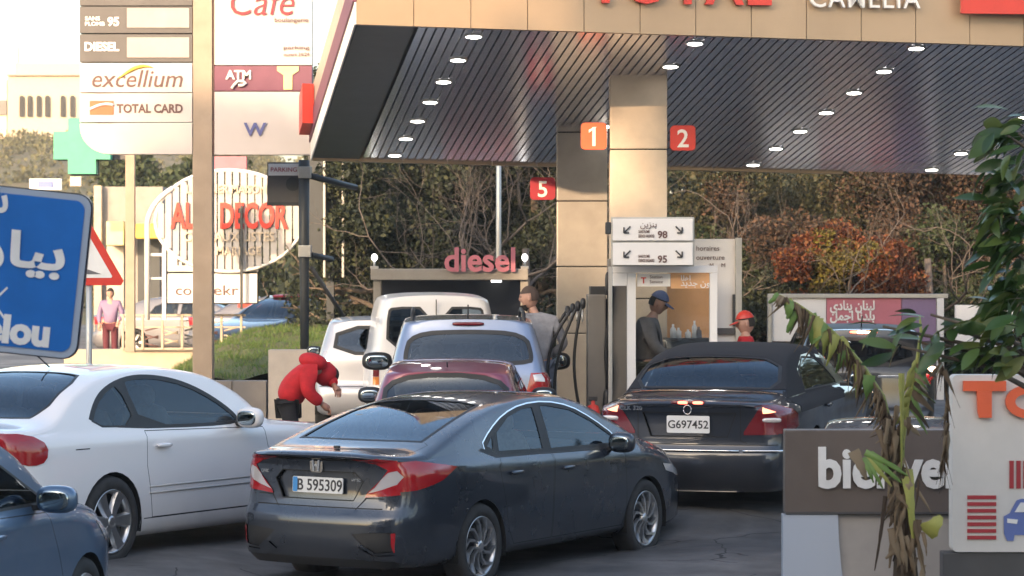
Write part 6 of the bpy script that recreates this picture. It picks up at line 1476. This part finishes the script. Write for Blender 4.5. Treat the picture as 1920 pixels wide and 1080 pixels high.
# withered banana plant in front of the brown board
YP = 15.8; s_ = YP/F
bp = empty('banana_plant', W(1690, YH, YP), 0, 'half withered banana plant with torn leaves in front of the brown board', 'plant'); bp.location.z = 0
M['dry'] = objleafmat('dry_leaf', [(.05, .032, .02), (.12, .08, .048), (.20, .14, .085), (.30, .23, .15)], .9); M['ban'] = mat('banana_leaf', (.16, .26, .06), .5, alt=(.10, .19, .04), scale=5); M['bany'] = mat('yellowing_leaf', (.36, .34, .08), .55, alt=(.22, .26, .06), scale=6)
M['dry'].use_backface_culling = False
def bpz(px, py, dy=0): return W(px, py, YP+dy)-bp.location
bm = bmesh.new(); a_tube(bm, [bpz(1705, 1250), bpz(1700, 1080), bpz(1694, 980), bpz(1680, 880), bpz(1672, 800), bpz(1640, 740)], [.085, .075, .062, .048, .035, .016], 12)
for v in bm.verts: v.co += Vector((rng.gauss(0, .008), rng.gauss(0, .008), 0))
bmo('stem', bm, M['dry'], bp)
def strip(name, p0, p1, w_, m, sag=.0, n=6, jag=.25, seed=0, tw=0):
    """one torn ribbon of leaf from p0 to p1 with thickness"""
    rg = random.Random(seed); b = bmesh.new(); p0, p1 = Vector(p0), Vector(p1); d = (p1-p0).normalized(); sd_ = d.cross(Vector((0, 1, 0))).normalized(); rows = []
    for k in range(n+1):
        t = k/n; p = p0.lerp(p1, t)+Vector((0, -sag*math.sin(PI*t), 0)); ww = w_*(1-.75*t*t)*(1+rg.uniform(-jag, jag)); a = tw*t; e = sd_*math.cos(a)+Vector((0, 1, 0))*math.sin(a)
        rows.append([b.verts.new(p-e*ww/2), b.verts.new(p+Vector((0, -.01, 0))), b.verts.new(p+e*ww/2)])
    for r1, r2 in zip(rows, rows[1:]):
        for j in range(2): f = b.faces.new((r1[j], r1[j+1], r2[j+1], r2[j])); f.smooth = True
    return bmo(name, b, m, bp)
# long frond arching up to the left
mid = [(1655, 880), (1668, 800), (1655, 745), (1620, 690), (1580, 640), (1535, 598), (1495, 570), (1462, 553)]
mp = [bpz(x, y) for x, y in mid]; tube('midrib', mp, [.022, .020, .018, .015, .012, .010, .007, .003], M['bany'], bp, 6)
for i in range(110):
    t = .12+.88*i/109; f_ = t*(len(mp)-1); k = min(int(f_), len(mp)-2); p = mp[k].lerp(mp[k+1], f_-k); p = p+Vector((0, rng.uniform(-.03, .03), 0))
    L = (20+48*math.sin(PI*min(1, (1-t)*1.15)))*s_*rng.uniform(.6, 1.25); green = rng.random() < .26 and t > .35; q = p+Vector((rng.gauss(-.02, .045), 0, -L))
    strip('leaf_strip', p, q, (20 if green else 6)*s_*rng.uniform(.6, 1.3), M['ban'] if green and rng.random() < .6 else M['bany'] if green else M['dry'], .02, 5, .3, i, rng.uniform(-1.4, 1.4))
# second stalk to the right with green remains, shredded hanging leaf
st = [bpz(x, y, .03) for x, y in ((1688, 920), (1690, 830), (1702, 760), (1718, 690), (1727, 620), (1724, 590))]; tube('leaf_stalk', st, [.022, .02, .016, .012, .009, .006], M['bany'], bp, 6)
for i in range(16):
    t = .3+.6*i/15; p = st[2].lerp(st[4], t-.3 if t > .3 else 0); q = p+Vector(((25+rng.uniform(0, 22))*s_*(1 if i % 3 else -.5), 0, -rng.uniform(20, 60)*s_)); strip('leaf_strip', p, q, rng.uniform(8, 18)*s_, M['bany'] if i % 3 == 0 else M['ban'] if i % 3 == 1 else M['dry'], .02, 5, .3, 200+i, 1)
hs = [bpz(x, y, -.02) for x, y in ((1722, 640), (1750, 650), (1772, 700), (1778, 800), (1765, 875))]; tube('leaf_stalk', hs, [.008, .009, .009, .007, .003], M['dry'], bp, 6)
for i in range(34):
    t = rng.random(); f_ = 1+t*3; k = min(int(f_), 3); p = hs[k].lerp(hs[min(k+1, 4)], f_-k); q = p+Vector((rng.gauss(0, 12)*s_, rng.gauss(0, .03), -rng.uniform(25, 70)*s_)); strip('leaf_strip', p, q, rng.uniform(4, 10)*s_, M['dry'], .01, 4, .4, 300+i, 2)
for i in range(70):   # dry sheaths round the stem
    py = rng.uniform(760, 1060); cx = 1672+(py-760)*.10; p = bpz(cx+rng.gauss(0, 18), py, -.06-rng.random()*.05); q = p+Vector((rng.gauss(0, .05), rng.gauss(0, .02), -rng.uniform(.08, .26))); strip('leaf_sheath', p, q, rng.uniform(4, 15)*s_, M['dry'], .03, 6, .35, 400+i, rng.uniform(-1, 1))
for i, (x0_, y0_, x1_, y1_, w_, mm) in enumerate(((1600, 845, 1625, 900, 20, 'dry'), (1622, 848, 1690, 880, 12, 'ban'), (1628, 852, 1690, 905, 13, 'ban'), (1626, 856, 1672, 912, 12, 'bany'), (1622, 858, 1655, 915, 12, 'ban'), (1618, 858, 1638, 905, 11, 'ban'), (1632, 850, 1702, 892, 11, 'ban'), (1735, 1000, 1765, 968, 34, 'bany'), (1700, 880, 1712, 1010, 22, 'bany'), (1690, 700, 1690, 880, 10, 'bany'), (1660, 930, 1640, 1070, 8, 'dry'), (1700, 930, 1735, 1075, 9, 'dry'))):
    strip('leaf_strip', bpz(x0_, y0_, -.1), bpz(x1_, y1_, -.12), w_*s_, M[mm], .03, 8, .2, 500+i, .4)
# ---------------------------------------------------------------- thin evening haze
hz = bmesh.new(); a_box(hz, (0, 275, 14.2), (1016, 866, 32.4))
hm = bpy.data.materials.new('haze_air'); hm.use_nodes = True; t = hm.node_tree; t.nodes.clear(); oo = t.nodes.new('ShaderNodeOutputMaterial'); pv = t.nodes.new('ShaderNodeVolumePrincipled'); pv.inputs['Color'].default_value = (.95, .93, .92, 1); pv.inputs['Density'].default_value = .00055; t.links.new(pv.outputs[0], oo.inputs[1])
HAZE = True
if HAZE: o = bmo('haze', hz, hm); o['kind'] = 'stuff'
